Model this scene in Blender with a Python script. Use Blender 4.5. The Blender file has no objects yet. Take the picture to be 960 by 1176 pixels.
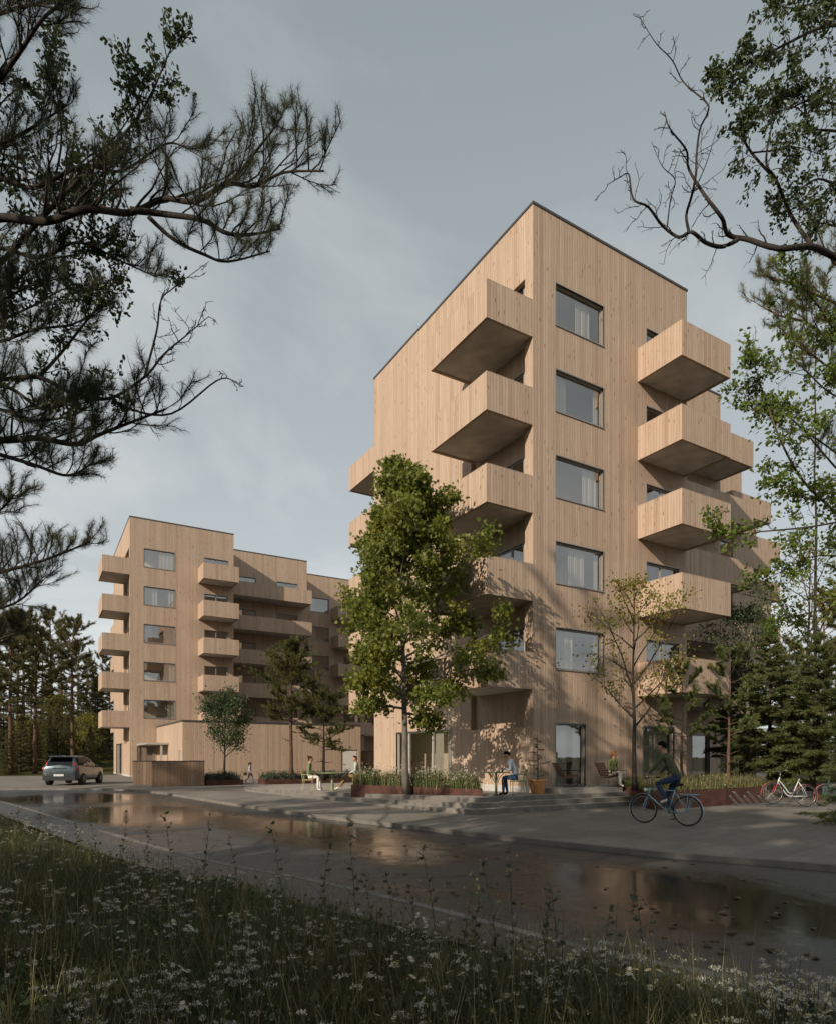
import bpy, bmesh, math, random
import numpy as np
from mathutils import Vector, Matrix

rng = np.random.default_rng(7)
random.seed(7)
SC = bpy.context.scene
COL = SC.collection
R = math.radians

# ------------------------------------------------------------------ camera numbers (metres, world z up)
FPX, PW, PH, HOR = 740.0, 960.0, 1176.0, 869.0
CAMZ = 1.6
FW = np.array([.5115, .8595]); FW /= np.linalg.norm(FW)
RT = np.array([FW[1], -FW[0]])

def W(r, f, z=0.0):
    """metres to the right of and ahead of the viewpoint -> world point"""
    p = RT * r + FW * f
    return np.array([p[0], p[1], z])

def U(px, py, f):
    r = (px - PW / 2) / FPX * f
    return W(r, f, CAMZ + (HOR - py) / FPX * f)

def G(px, f, z=0.0):
    return W((px - PW / 2) / FPX * f, f, z)

# ------------------------------------------------------------------ mesh collector
class MB:
    def __init__(s):
        s.v, s.f, s.n = [], [], 0
    def add(s, v, f, m=0):
        v = np.asarray(v, dtype=np.float64).reshape(-1, 3)
        f = np.asarray(f, dtype=np.int64)
        if f.ndim == 1: f = f[None, :]
        s.v.append(v); s.f.append((f + s.n, m)); s.n += len(v)
        return s
    def quad(s, a, b, c, d, m=0):
        return s.add([a, b, c, d], [[0, 1, 2, 3]], m)
    def poly(s, pts, m=0):
        return s.add(pts, [list(range(len(pts)))], m)
    def box(s, x0, x1, y0, y1, z0, z1, m=0):
        v = [(x0,y0,z0),(x1,y0,z0),(x1,y1,z0),(x0,y1,z0),(x0,y0,z1),(x1,y0,z1),(x1,y1,z1),(x0,y1,z1)]
        return s.add(v, [[3,2,1,0],[4,5,6,7],[0,1,5,4],[1,2,6,5],[2,3,7,6],[3,0,4,7]], m)
    def obox(s, c, ax, ay, az, hx, hy, hz, m=0):
        c, ax, ay, az = map(lambda q: np.asarray(q, float), (c, ax, ay, az))
        v = [c + i*hx*ax + j*hy*ay + k*hz*az for k in (-1,1) for (i,j) in ((-1,-1),(1,-1),(1,1),(-1,1))]
        return s.add(v, [[3,2,1,0],[4,5,6,7],[0,1,5,4],[1,2,6,5],[2,3,7,6],[3,0,4,7]], m)
    def prism(s, poly, z0, z1, m=0, mside=None):
        """z0/z1: numbers or functions of (x, y)"""
        n = len(poly)
        g0 = z0 if callable(z0) else (lambda x, y: z0)
        g1 = z1 if callable(z1) else (lambda x, y: z1)
        top = [(x, y, g1(x, y)) for x, y in poly]; bot = [(x, y, g0(x, y)) for x, y in poly]
        s.add(top, [list(range(n))], m)
        s.add(bot, [list(range(n))[::-1]], m)
        for i in range(n):
            j = (i + 1) % n
            s.add([bot[i], bot[j], top[j], top[i]], [[0,1,2,3]], m if mside is None else mside)
        return s
    def tube(s, pts, rad, k=6, m=0, cap=True, closed=False):
        pts = np.asarray(pts, float); n = len(pts)
        rad = np.broadcast_to(np.asarray(rad, float), (n,))
        if closed:
            t = np.roll(pts, -1, 0) - np.roll(pts, 1, 0)
        else:
            t = np.gradient(pts, axis=0)
        t /= np.maximum(np.linalg.norm(t, axis=1, keepdims=True), 1e-9)
        mean = np.abs(t).mean(0)
        ref = np.zeros(3); ref[int(np.argmin(mean))] = 1
        a = np.cross(t, ref); a /= np.maximum(np.linalg.norm(a, axis=1, keepdims=True), 1e-9)
        b = np.cross(t, a)
        th = np.arange(k) * 2 * math.pi / k
        ring = (a[:, None, :] * np.cos(th)[None, :, None] + b[:, None, :] * np.sin(th)[None, :, None]) * rad[:, None, None] + pts[:, None, :]
        v = ring.reshape(-1, 3)
        i = np.arange(n if closed else n - 1)[:, None]; j = np.arange(k)[None, :]
        i2 = (i + 1) % n
        f = np.stack([i*k + j, i*k + (j+1) % k, i2*k + (j+1) % k, i2*k + j + 0*i], -1).reshape(-1, 4)
        s.add(v, f, m)
        if cap and not closed and k > 2:
            s.f.append((np.array([list(range(k))[::-1]]) + s.n - n*k, m))
            s.f.append((np.array([list(range((n-1)*k, n*k))]) + s.n - n*k, m))
        return s
    def lathe(s, prof, k=24, m=0, c=(0,0,0), axis='z'):
        prof = np.asarray(prof, float); n = len(prof)
        th = np.arange(k) * 2 * math.pi / k
        x = prof[:, 0][:, None] * np.cos(th); y = prof[:, 0][:, None] * np.sin(th); z = prof[:, 1][:, None] + 0 * x
        if axis == 'z': v = np.stack([x, y, z], -1)
        elif axis == 'y': v = np.stack([x, z, y], -1)
        else: v = np.stack([z, x, y], -1)
        v = v.reshape(-1, 3) + np.asarray(c, float)
        i = np.arange(n-1)[:, None]; j = np.arange(k)[None, :]
        f = np.stack([i*k + j, i*k + (j+1) % k, (i+1)*k + (j+1) % k, (i+1)*k + j], -1).reshape(-1, 4)
        return s.add(v, f, m)
    def ball(s, c, r, k=12, n=8, m=0):
        r = np.broadcast_to(np.asarray(r, float), (3,))
        ph = np.linspace(0, math.pi, n + 1); th = np.arange(k) * 2 * math.pi / k
        v = np.stack([np.sin(ph)[:, None] * np.cos(th), np.sin(ph)[:, None] * np.sin(th), np.cos(ph)[:, None] + 0 * th], -1).reshape(-1, 3) * r + np.asarray(c, float)
        i = np.arange(n)[:, None]; j = np.arange(k)[None, :]
        f = np.stack([i*k + j, (i+1)*k + j, (i+1)*k + (j+1) % k, i*k + (j+1) % k], -1).reshape(-1, 4)
        return s.add(v, f, m)
    def mesh(s, name, mats, smooth=False):
        me = bpy.data.meshes.new(name)
        mats = mats if isinstance(mats, (list, tuple)) else [mats]
        for m in mats: me.materials.append(m)
        if not s.v: return me
        v = np.concatenate(s.v)
        me.vertices.add(len(v)); me.vertices.foreach_set('co', v.astype(np.float32).ravel())
        tot = np.concatenate([np.full(len(f), f.shape[1]) for f, m in s.f])
        lv = np.concatenate([f.ravel() for f, m in s.f])
        mi = np.concatenate([np.full(len(f), m) for f, m in s.f])
        st = np.concatenate([[0], np.cumsum(tot)[:-1]])
        me.loops.add(len(lv)); me.loops.foreach_set('vertex_index', lv.astype(np.int32))
        me.polygons.add(len(tot)); me.polygons.foreach_set('loop_start', st.astype(np.int32))
        me.polygons.foreach_set('material_index', mi.astype(np.int32))
        me.polygons.foreach_set('use_smooth', np.full(len(tot), bool(smooth)))
        me.update(calc_edges=True); me.validate()
        return me
    def build(s, name, mats, parent=None, smooth=False, loc=None):
        o = bpy.data.objects.new(name, s.mesh(name, mats, smooth)); COL.objects.link(o)
        if parent is not None: o.parent = parent
        if loc is not None: o.location = loc
        return o

def link(name, me, parent=None, loc=None, rz=0, sc=None):
    o = bpy.data.objects.new(name, me); COL.objects.link(o)
    if parent is not None: o.parent = parent
    if loc is not None: o.location = tuple(loc)
    if rz: o.rotation_euler = (0, 0, rz)
    if sc: o.scale = (sc, sc, sc)
    return o

def tag(o, label=None, cat=None, group=None, kind=None):
    if label: o['label'] = label
    if cat: o['category'] = cat
    if group: o['group'] = group
    if kind: o['kind'] = kind
    return o

def thing(name, label, cat, loc=(0, 0, 0), rz=0, group=None):
    o = bpy.data.objects.new(name, None); COL.objects.link(o)
    o.location = tuple(loc); o.rotation_euler = (0, 0, rz); o.empty_display_size = .2
    return tag(o, label, cat, group)

def copy_thing(o, loc, rz=0, sc=None, label=None, group=None):
    def cp(src, par):
        c = src.copy(); COL.objects.link(c); c.parent = par
        for ch in list(src.children): cp(ch, c)
        return c
    r = cp(o, None)
    r.location = tuple(loc); r.rotation_euler = (0, 0, rz)
    if sc: r.scale = sc if isinstance(sc, tuple) else (sc, sc, sc)
    if label: r['label'] = label
    if group: r['group'] = group
    return r

# ------------------------------------------------------------------ node helper
class NT:
    def __init__(s, name):
        s.m = bpy.data.materials.new(name); s.m.use_nodes = True
        s.t = s.m.node_tree; s.t.nodes.clear()
        s.out = s.t.nodes.new('ShaderNodeOutputMaterial')
    def n(s, ty, **kw):
        nd = s.t.nodes.new(ty)
        for k, v in kw.items(): setattr(nd, k, v)
        return nd
    def put(s, sock, val):
        if isinstance(val, bpy.types.NodeSocket): s.t.links.new(val, sock)
        elif val is not None:
            if sock.type == 'RGBA' and len(val) == 3: val = (*val, 1)
            sock.default_value = val
    def math(s, op, a, b=None, c=None, clamp=False):
        nd = s.n('ShaderNodeMath', operation=op, use_clamp=clamp)
        s.put(nd.inputs[0], a); s.put(nd.inputs[1], b)
        if c is not None: s.put(nd.inputs[2], c)
        return nd.outputs[0]
    def mix(s, f, a, b, blend='MIX'):
        nd = s.n('ShaderNodeMix', data_type='RGBA', blend_type=blend)
        s.put(nd.inputs[0], f); s.put(nd.inputs[6], a); s.put(nd.inputs[7], b)
        return nd.outputs[2]
    def mixf(s, f, a, b):
        nd = s.n('ShaderNodeMix', data_type='FLOAT')
        s.put(nd.inputs[0], f); s.put(nd.inputs[2], a); s.put(nd.inputs[3], b)
        return nd.outputs[0]
    def rng(s, v, a, b, c=0., d=1.):
        nd = s.n('ShaderNodeMapRange', clamp=True)
        s.put(nd.inputs[0], v)
        for i, q in enumerate((a, b, c, d)): s.put(nd.inputs[i + 1], q)
        return nd.outputs[0]
    def xyz(s, x=0., y=0., z=0.):
        nd = s.n('ShaderNodeCombineXYZ')
        for i, q in enumerate((x, y, z)): s.put(nd.inputs[i], q)
        return nd.outputs[0]
    def sep(s, v):
        nd = s.n('ShaderNodeSeparateXYZ'); s.put(nd.inputs[0], v); return nd.outputs
    def noise(s, v, scale, detail=3., rough=.5, dist=0.):
        nd = s.n('ShaderNodeTexNoise')
        if v is not None: s.put(nd.inputs['Vector'], v)
        s.put(nd.inputs['Scale'], scale); s.put(nd.inputs['Detail'], detail); s.put(nd.inputs['Roughness'], rough); s.put(nd.inputs['Distortion'], dist)
        return nd.outputs[0]
    def vmul(s, v, k):
        nd = s.n('ShaderNodeVectorMath', operation='MULTIPLY'); s.put(nd.inputs[0], v); nd.inputs[1].default_value = k
        return nd.outputs[0]
    def ramp(s, v, stops):
        nd = s.n('ShaderNodeValToRGB'); e = nd.color_ramp.elements
        while len(e) < len(stops): e.new(.5)
        for q, (p, c) in zip(e, stops):
            q.position = p; q.color = (*c, 1) if len(c) == 3 else c
        s.put(nd.inputs[0], v); return nd.outputs[0]
    def pos(s): return s.n('ShaderNodeNewGeometry').outputs['Position']
    def obj(s): return s.n('ShaderNodeTexCoord').outputs['Object']
    def isl(s): return s.n('ShaderNodeNewGeometry').outputs['Random Per Island']
    def orand(s): return s.n('ShaderNodeObjectInfo').outputs['Random']
    def bump(s, h, strength=.3, dist=.01, normal=None):
        nd = s.n('ShaderNodeBump'); s.put(nd.inputs['Strength'], strength); s.put(nd.inputs['Distance'], dist); s.put(nd.inputs['Height'], h)
        if normal is not None: s.put(nd.inputs['Normal'], normal)
        return nd.outputs[0]
    def bsdf(s, col, rough=.6, metal=0., normal=None, spec=.5, **kw):
        b = s.n('ShaderNodeBsdfPrincipled')
        s.put(b.inputs['Base Color'], col); s.put(b.inputs['Roughness'], rough); s.put(b.inputs['Metallic'], metal)
        s.put(b.inputs['Specular IOR Level'], spec)
        if normal is not None: s.put(b.inputs['Normal'], normal)
        for k, v in kw.items(): s.put(b.inputs[k], v)
        return b.outputs[0]
    def end(s, shader):
        s.t.links.new(shader, s.out.inputs['Surface']); return s.m

def simple(name, col, rough=.6, metal=0., var=.18, scale=6., bump=.0, spec=.5, coat=0.):
    t = NT(name); p = t.obj()
    n1 = t.noise(p, scale, 4.)
    c = t.mix(t.rng(n1, .3, .7), tuple(x * (1 - var) for x in col), tuple(min(1, x * (1 + var)) for x in col))
    nm = t.bump(t.noise(p, scale * 6, 3.), bump, .01) if bump else None
    kw = {'Coat Weight': coat} if coat else {}
    return t.end(t.bsdf(c, t.rng(n1, .2, .8, max(.03, rough - .08), min(1, rough + .08)), metal, nm, spec, **kw))

def wood_cladding(name, a, b, board=.125, groove=.38, rough=.75):
    t = NT(name)
    g = t.n('ShaderNodeNewGeometry'); p = t.sep(g.outputs['Position']); nn = t.sep(g.outputs['True Normal'])
    isx = t.math('GREATER_THAN', t.math('ABSOLUTE', nn[0]), .6)
    c = t.mixf(isx, p[0], p[1])
    rnd = t.orand()
    q = t.math('ADD', t.math('DIVIDE', c, board), t.math('MULTIPLY', t.math('FLOOR', t.math('MULTIPLY', rnd, 97.)), 13.))
    q = t.math('ADD', q, t.math('MULTIPLY', isx, 400.3))
    bid = t.math('FLOOR', q); fr = t.math('FRACT', q)
    w1 = t.n('ShaderNodeTexWhiteNoise', noise_dimensions='1D'); t.put(w1.inputs['W'], bid)
    v1 = w1.outputs['Value']
    zz = t.math('DIVIDE', t.math('ADD', p[2], t.math('MULTIPLY', v1, 19.)), 7.4)
    seg = t.math('FLOOR', zz); zf = t.math('FRACT', zz)
    w2 = t.n('ShaderNodeTexWhiteNoise', noise_dimensions='2D'); t.put(w2.inputs['Vector'], t.xyz(bid, seg, 0.))
    v2 = w2.outputs['Value']
    gv = t.xyz(t.math('MULTIPLY', c, 42.), t.math('MULTIPLY', p[2], 1.5), t.math('MULTIPLY', v2, 50.))
    grain = t.noise(gv, 1., 4., .6, .6)
    big = t.noise(g.outputs['Position'], .35, 3.)
    col = t.mix(t.math('ADD', t.math('MULTIPLY', v2, .35), t.math('MULTIPLY', v1, .5)), a, b)
    col = t.mix(t.rng(v1, .80, .97, 0., .35), col, (.63, .53, .43))
    col = t.mix(t.rng(v1, .26, .02, 0., .50), col, (.30, .19, .115))
    col = t.mix(t.rng(grain, .35, .75, 0., .50), col, (.25, .155, .09))
    col = t.mix(t.rng(big, .35, .68, 0., .22), col, (.36, .28, .215))
    # rain-washed streaks
    st = t.noise(t.xyz(t.math('MULTIPLY', c, 3.2), t.math('MULTIPLY', p[2], .11), 3.), 1., 3., .6)
    col = t.mix(t.rng(st, .46, .72, 0., .36), col, (.25, .19, .14))
    # knots
    vo = t.n('ShaderNodeTexVoronoi', voronoi_dimensions='3D', feature='F1')
    t.put(vo.inputs['Vector'], t.xyz(t.math('MULTIPLY', q, 1.), t.math('MULTIPLY', p[2], 1.9), 0.)); t.put(vo.inputs['Scale'], 1.)
    kn = t.rng(vo.outputs['Distance'], .08, .19, 1., 0.)
    kc = t.sep(vo.outputs['Color'])
    kn = t.math('MULTIPLY', kn, t.math('GREATER_THAN', kc[0], .45))
    col = t.mix(t.math('MULTIPLY', kn, .8), col, (.09, .047, .024))
    edge = t.math('MINIMUM', fr, t.math('SUBTRACT', 1., fr))
    gr = t.rng(edge, .016, .075, 1., 0.)
    bj = t.math('LESS_THAN', zf, .0012)
    gr = t.math('MAXIMUM', gr, t.math('MULTIPLY', bj, .8))
    col = t.mix(t.math('MULTIPLY', gr, groove + .2), col, (.10, .062, .038))
    h = t.math('ADD', t.math('MULTIPLY', gr, -1.), t.math('MULTIPLY', grain, .12))
    return t.end(t.bsdf(col, rough, 0., t.bump(h, .55, .008), .25))

def leaf_mat(name, a, b, c, rough=.5, trans=.3, tcol=None):
    t = NT(name); i = t.isl()
    n = t.noise(t.obj(), .9, 2.)
    col = t.mix(t.rng(i, 0., 1.), a, b)
    col = t.mix(t.rng(n, .52, .72, 0., .55), col, c)
    d = t.bsdf(col, rough, 0., None, .35)
    tr = t.n('ShaderNodeBsdfTranslucent'); t.put(tr.inputs[0], t.mix(.5, col, tcol or tuple(min(1, q * 1.8) for q in b)))
    mx = t.n('ShaderNodeMixShader'); mx.inputs[0].default_value = trans
    t.t.links.new(d, mx.inputs[1]); t.t.links.new(tr.outputs[0], mx.inputs[2])
    return t.end(mx.outputs[0])

def bark_mat(name, a, b, scale=9., zst=.25):
    t = NT(name); p = t.obj()
    v = t.vmul(p, (1, 1, zst)); n1 = t.noise(v, scale, 5., .65); n2 = t.noise(p, 1.4, 2.)
    col = t.mix(t.rng(n1, .35, .68), a, b); col = t.mix(t.rng(n2, .45, .7, 0, .5), col, tuple(q * .6 for q in a))
    return t.end(t.bsdf(col, .9, 0., t.bump(n1, .8, .03), .2))

M = {}
M['wood'] = wood_cladding('timber_cladding', (.56, .428, .328), (.42, .308, .226))
M['wood_dark'] = wood_cladding('weathered_timber', (.27, .19, .135), (.18, .125, .088), .17, .5)
M['concrete'] = simple('concrete', (.52, .49, .455), .85, var=.22, scale=1.6, bump=.15)
M['plinth'] = simple('pale_plinth', (.46, .44, .41), .85, var=.12, scale=3., bump=.1)
M['coping'] = simple('dark_sheet_metal', (.085, .08, .08), .5, .4, var=.1)
M['frame'] = simple('grey_window_frame', (.25, .24, .225), .45, .3, var=.08)
M['frame_pale'] = simple('pale_aluminium', (.45, .43, .40), .4, .3, var=.06)
M['room'] = simple('plaster', (.66, .56, .44), .9, var=.06, scale=.6)
M['room_floor'] = simple('oak_floor', (.35, .24, .15), .6, var=.15)
M['roof'] = simple('roof_membrane', (.09, .09, .09), .9)
M['corten'] = simple('rusted_steel', (.070, .027, .018), .75, .2, var=.4, scale=5., bump=.2)
M['soil'] = simple('planting_soil', (.045, .032, .022), .95, var=.4, scale=9., bump=.5)
M['white_door'] = simple('painted_door', (.62, .60, .56), .5, var=.04)
M['black_rubber'] = simple('rubber', (.018, .018, .018), .8, var=.2)
M['black_metal'] = simple('black_steel', (.022, .021, .021), .45, .5)
M['steel'] = simple('brushed_steel', (.32, .31, .30), .38, .9, var=.1)
M['green_metal'] = simple('sage_painted_steel', (.20, .23, .13), .5, .2)
M['yellow_metal'] = simple('olive_yellow_steel', (.40, .37, .16), .5, .2)
M['terracotta'] = simple('terracotta', (.42, .20, .075), .85, var=.2, scale=5., bump=.1)
M['brown_slat'] = simple('stained_slats', (.13, .065, .042), .6, var=.2)

def curtain_mat():
    t = NT('curtain_cloth'); p = t.sep(t.pos())
    n = t.noise(t.xyz(t.math('MULTIPLY', t.math('ADD', p[0], p[1]), 9.), t.math('MULTIPLY', p[2], .2), 0.), 1., 3.)
    col = t.mix(t.rng(n, .3, .7), (.52, .48, .41), (.66, .62, .54))
    d = t.bsdf(col, .9, 0., None, .1)
    tr = t.n('ShaderNodeBsdfTranslucent'); t.put(tr.inputs[0], (.7, .64, .55))
    mx = t.n('ShaderNodeMixShader'); mx.inputs[0].default_value = .35
    t.t.links.new(d, mx.inputs[1]); t.t.links.new(tr.outputs[0], mx.inputs[2])
    return t.end(mx.outputs[0])
M['curtain'] = curtain_mat()

def glass_mat(name='window_glass', tint=(.88, .89, .87), boost=.28, rough=.015):
    t = NT(name)
    n = t.noise(t.pos(), .7, 2.)
    nm = t.bump(n, .05, .05)
    gm = t.n('ShaderNodeNewGeometry'); dt = t.n('ShaderNodeVectorMath', operation='DOT_PRODUCT'); t.put(dt.inputs[0], gm.outputs['Incoming']); t.put(dt.inputs[1], gm.outputs['Normal'])
    co = t.math('SUBTRACT', 1., t.math('ABSOLUTE', dt.outputs['Value']))
    f = t.math('ADD', t.math('MULTIPLY', t.math('POWER', co, 5.), 1. - boost), boost, clamp=True)
    tr = t.n('ShaderNodeBsdfTransparent'); t.put(tr.inputs[0], tint)
    gl = t.n('ShaderNodeBsdfGlossy'); t.put(gl.inputs['Color'], (.92, .92, .92)); t.put(gl.inputs['Roughness'], rough); t.put(gl.inputs['Normal'], nm)
    mx = t.n('ShaderNodeMixShader'); t.t.links.new(f, mx.inputs[0]); t.t.links.new(tr.outputs[0], mx.inputs[1]); t.t.links.new(gl.outputs[0], mx.inputs[2])
    return t.end(mx.outputs[0])
M['glass'] = glass_mat()
M['car_glass'] = glass_mat('tinted_glass', (.10, .11, .11), .06)

M['leaf_maple'] = leaf_mat('maple_leaf', (.090, .120, .022), (.185, .20, .036), (.27, .235, .034), trans=.36, tcol=(.24, .28, .03))
M['leaf_birch'] = leaf_mat('birch_leaf', (.11, .125, .026), (.23, .20, .04), (.30, .17, .03), trans=.35)
M['leaf_oak'] = leaf_mat('small_leaf', (.030, .045, .014), (.060, .082, .024), (.075, .085, .02), trans=.25)
M['leaf_bright'] = leaf_mat('fresh_leaf', (.075, .125, .020), (.15, .20, .035), (.20, .18, .03), trans=.42, tcol=(.30, .36, .05))
M['leaf_round'] = leaf_mat('round_tree_leaf', (.028, .05, .018), (.06, .085, .03), (.05, .07, .02), trans=.2)
M['needle'] = leaf_mat('pine_needle', (.030, .038, .018), (.062, .072, .032), (.075, .07, .03), trans=.12)
M['needle_warm'] = leaf_mat('warm_pine_needle', (.060, .072, .020), (.115, .120, .034), (.14, .125, .035), trans=.18)  # yellower, lighter green than the plain pine needles
M['needle_spruce'] = leaf_mat('spruce_needle', (.058, .082, .030), (.13, .148, .044), (.145, .14, .038), trans=.22)
M['needle_far'] = leaf_mat('forest_needle', (.070, .074, .028), (.135, .128, .048), (.165, .135, .044), trans=.2)  # lightened and yellowed in place of haze over the forest
M['bark_dark'] = bark_mat('dark_bark', (.022, .018, .014), (.050, .041, .034), 14.)
M['bark_pine'] = bark_mat('pine_bark', (.075, .048, .034), (.155, .095, .062), 9.)
M['bark_grey'] = bark_mat('grey_bark', (.10, .088, .072), (.20, .175, .145), 12.)
M['bark_twig'] = bark_mat('twig_bark', (.05, .038, .026), (.11, .085, .06), 16.)
M['grass'] = leaf_mat('meadow_grass', (.034, .043, .013), (.074, .078, .024), (.105, .088, .032), rough=.6, trans=.25)
M['straw'] = leaf_mat('dry_stalk', (.17, .14, .065), (.28, .23, .11), (.22, .17, .07), trans=.2)
M['petal'] = leaf_mat('white_petal', (.42, .40, .33), (.60, .57, .47), (.50, .45, .33), trans=.25, tcol=(.7, .7, .65))
M['planting'] = leaf_mat('perennial_leaf', (.062, .085, .032), (.13, .15, .055), (.165, .155, .06), trans=.25)
M['planting_dark'] = leaf_mat('lavender_leaf', (.035, .055, .032), (.07, .09, .055), (.06, .08, .05), trans=.2)
M['leaf_dry'] = leaf_mat('fallen_leaf', (.030, .020, .012), (.10, .06, .025), (.06, .035, .02), trans=.0)
# ------------------------------------------------------------------ facades
class Face:
    """a vertical wall plane: origin (x, y), direction along it, outward normal"""
    def __init__(s, o, d, n): s.o, s.d, s.nn = np.array(o, float), np.array(d, float), np.array(n, float)
    def p(s, a, out, z):
        q = s.o + s.d * a + s.nn * out
        return (q[0], q[1], z)
    def box(s, mb, a0, a1, o0, o1, z0, z1, m=0):
        c = [s.p(a, o, z) for z in (z0, z1) for (a, o) in ((a0, o0), (a1, o0), (a1, o1), (a0, o1))]
        mb.add(c, [[3,2,1,0],[4,5,6,7],[0,1,5,4],[1,2,6,5],[2,3,7,6],[3,0,4,7]], m)
    def wall(s, mb, a0, a1, z0, z1, ops=(), out=0., depth=.16, m=0):
        A = sorted({a0, a1, *[q for o in ops for q in o[:2] if a0 < q < a1]})
        Z = sorted({z0, z1, *[q for o in ops for q in o[2:4] if z0 < q < z1]})
        for i in range(len(A) - 1):
            for j in range(len(Z) - 1):
                ca, cz = (A[i] + A[i+1]) / 2, (Z[j] + Z[j+1]) / 2
                if any(o[0] < ca < o[1] and o[2] < cz < o[3] for o in ops): continue
                mb.quad(s.p(A[i], out, Z[j]), s.p(A[i+1], out, Z[j]), s.p(A[i+1], out, Z[j+1]), s.p(A[i], out, Z[j+1]), m)
        for o in ops:
            d = o[4] if len(o) > 4 else depth
            b0, b1, y0, y1 = o[:4]
            mb.quad(s.p(b0, out, y0), s.p(b1, out, y0), s.p(b1, out - d, y0), s.p(b0, out - d, y0), m)
            mb.quad(s.p(b0, out, y1), s.p(b1, out, y1), s.p(b1, out - d, y1), s.p(b0, out - d, y1), m)
            mb.quad(s.p(b0, out, y0), s.p(b0, out, y1), s.p(b0, out - d, y1), s.p(b0, out - d, y0), m)
            mb.quad(s.p(b1, out, y0), s.p(b1, out, y1), s.p(b1, out - d, y1), s.p(b1, out - d, y0), m)

_wc = {}
def window(face, a0, a1, z0, z1, root, out=0., mull=(), pale_side=False, curtain=None, depth=.13, door=False, key=None):
    """frame > pane, curtain; meshes are shared between storeys through KEY, built for z from 0"""
    h = z1 - z0
    k = key and (key, curtain, round(h, 2))
    if k not in _wc or not k:
        f = MB(); t = .055
        o0, o1 = out - depth - .05, out - depth + .035
        face.box(f, a0, a1, o0, o1, 0, t); face.box(f, a0, a1, o0, o1, h - t, h)
        face.box(f, a0, a0 + t, o0, o1, t, h - t); face.box(f, a1 - t, a1, o0, o1, t, h - t)
        for q in mull: face.box(f, q - .04, q + .04, o0, o1, t, h - t)
        # thin metal trim proud of the cladding on all four sides
        e, w = out + .012, .035
        face.box(f, a0 - w, a1 + w, out - .05, e, h, h + w, 1); face.box(f, a0 - w, a1 + w, out - .05, e + .02, -w, 0, 1)
        face.box(f, a0 - w, a0, out - .05, e, 0, h, 1); face.box(f, a1, a1 + w, out - .05, e, 0, h, 1)
        p = MB()
        edges = [a0 + t, *sorted(mull), a1 - t]
        og = out - depth
        for i in range(len(edges) - 1):
            b0 = edges[i] + (.04 if i else 0); b1 = edges[i+1] - (.04 if i < len(edges) - 2 else 0)
            p.quad(face.p(b0, og, t), face.p(b1, og, t), face.p(b1, og, h - t), face.p(b0, og, h - t))
        cs = []
        if curtain:
            for (f0, f1) in curtain:
                c = MB()
                n = max(6, int((f1 - f0) * (a1 - a0) * 30))
                aa = np.linspace(a0 + .06 + f0 * (a1 - a0 - .12), a0 + .06 + f1 * (a1 - a0 - .12), n)
                oo = og - .12 + .024 * np.sin(np.arange(n) * 2.1) + .014 * np.sin(np.arange(n) * .7)
                lo = np.array([face.p(a, o, .03) for a, o in zip(aa, oo)]); hi = np.array([face.p(a, o, h + .12) for a, o in zip(aa, oo)])
                i = np.arange(n - 1)
                c.add(np.concatenate([lo, hi]), np.stack([i, i + 1, i + 1 + n, i + n], -1)); cs.append(c.mesh('curtain', M['curtain'], True))
        rec = (f.mesh('window_frame', [M['frame_pale'] if pale_side else M['frame'], M['frame']]), p.mesh('pane', M['glass']), cs)
        if k: _wc[k] = rec
    else:
        rec = _wc[k]
    o = link('glass_door' if door else 'window', rec[0], root, (0, 0, z0))
    link('pane', rec[1], o)
    for c in rec[2]: link('curtain', c, o)
    return o

_bc = {}
def balcony(face, a0, a1, proj, zf, root, key, out=0., recess=False):
    if key not in _bc:
        m = MB(); t = .11; lo, hi = -.21, 1.04
        face.box(m, a0, a1, out + proj - t, out + proj, lo, hi)
        face.box(m, a0, a0 + t, out + .002, out + proj - t, lo, hi); face.box(m, a1 - t, a1, out + .002, out + proj - t, lo, hi)
        s = MB(); face.box(s, a0 + t, a1 - t, out + (-.195 if recess else .002), out + proj - t, lo + .035, -.01)
        c = MB(); e = .002
        face.box(c, a0 - e, a1 + e, out + proj - t - e, out + proj + e, hi, hi + .012)
        face.box(c, a0 - e, a0 + t + e, out + .002, out + proj - t - e, hi, hi + .018); face.box(c, a1 - t - e, a1 + e, out + .002, out + proj - t - e, hi, hi + .012)
        _bc[key] = (m.mesh('balcony', M['wood']), s.mesh('slab', M['concrete']), c.mesh('rail_cap', M['wood']))
    o = link('balcony', _bc[key][0], root, (0, 0, zf))
    link('slab', _bc[key][1], o); link('rail_cap', _bc[key][2], o)
    return o

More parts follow.
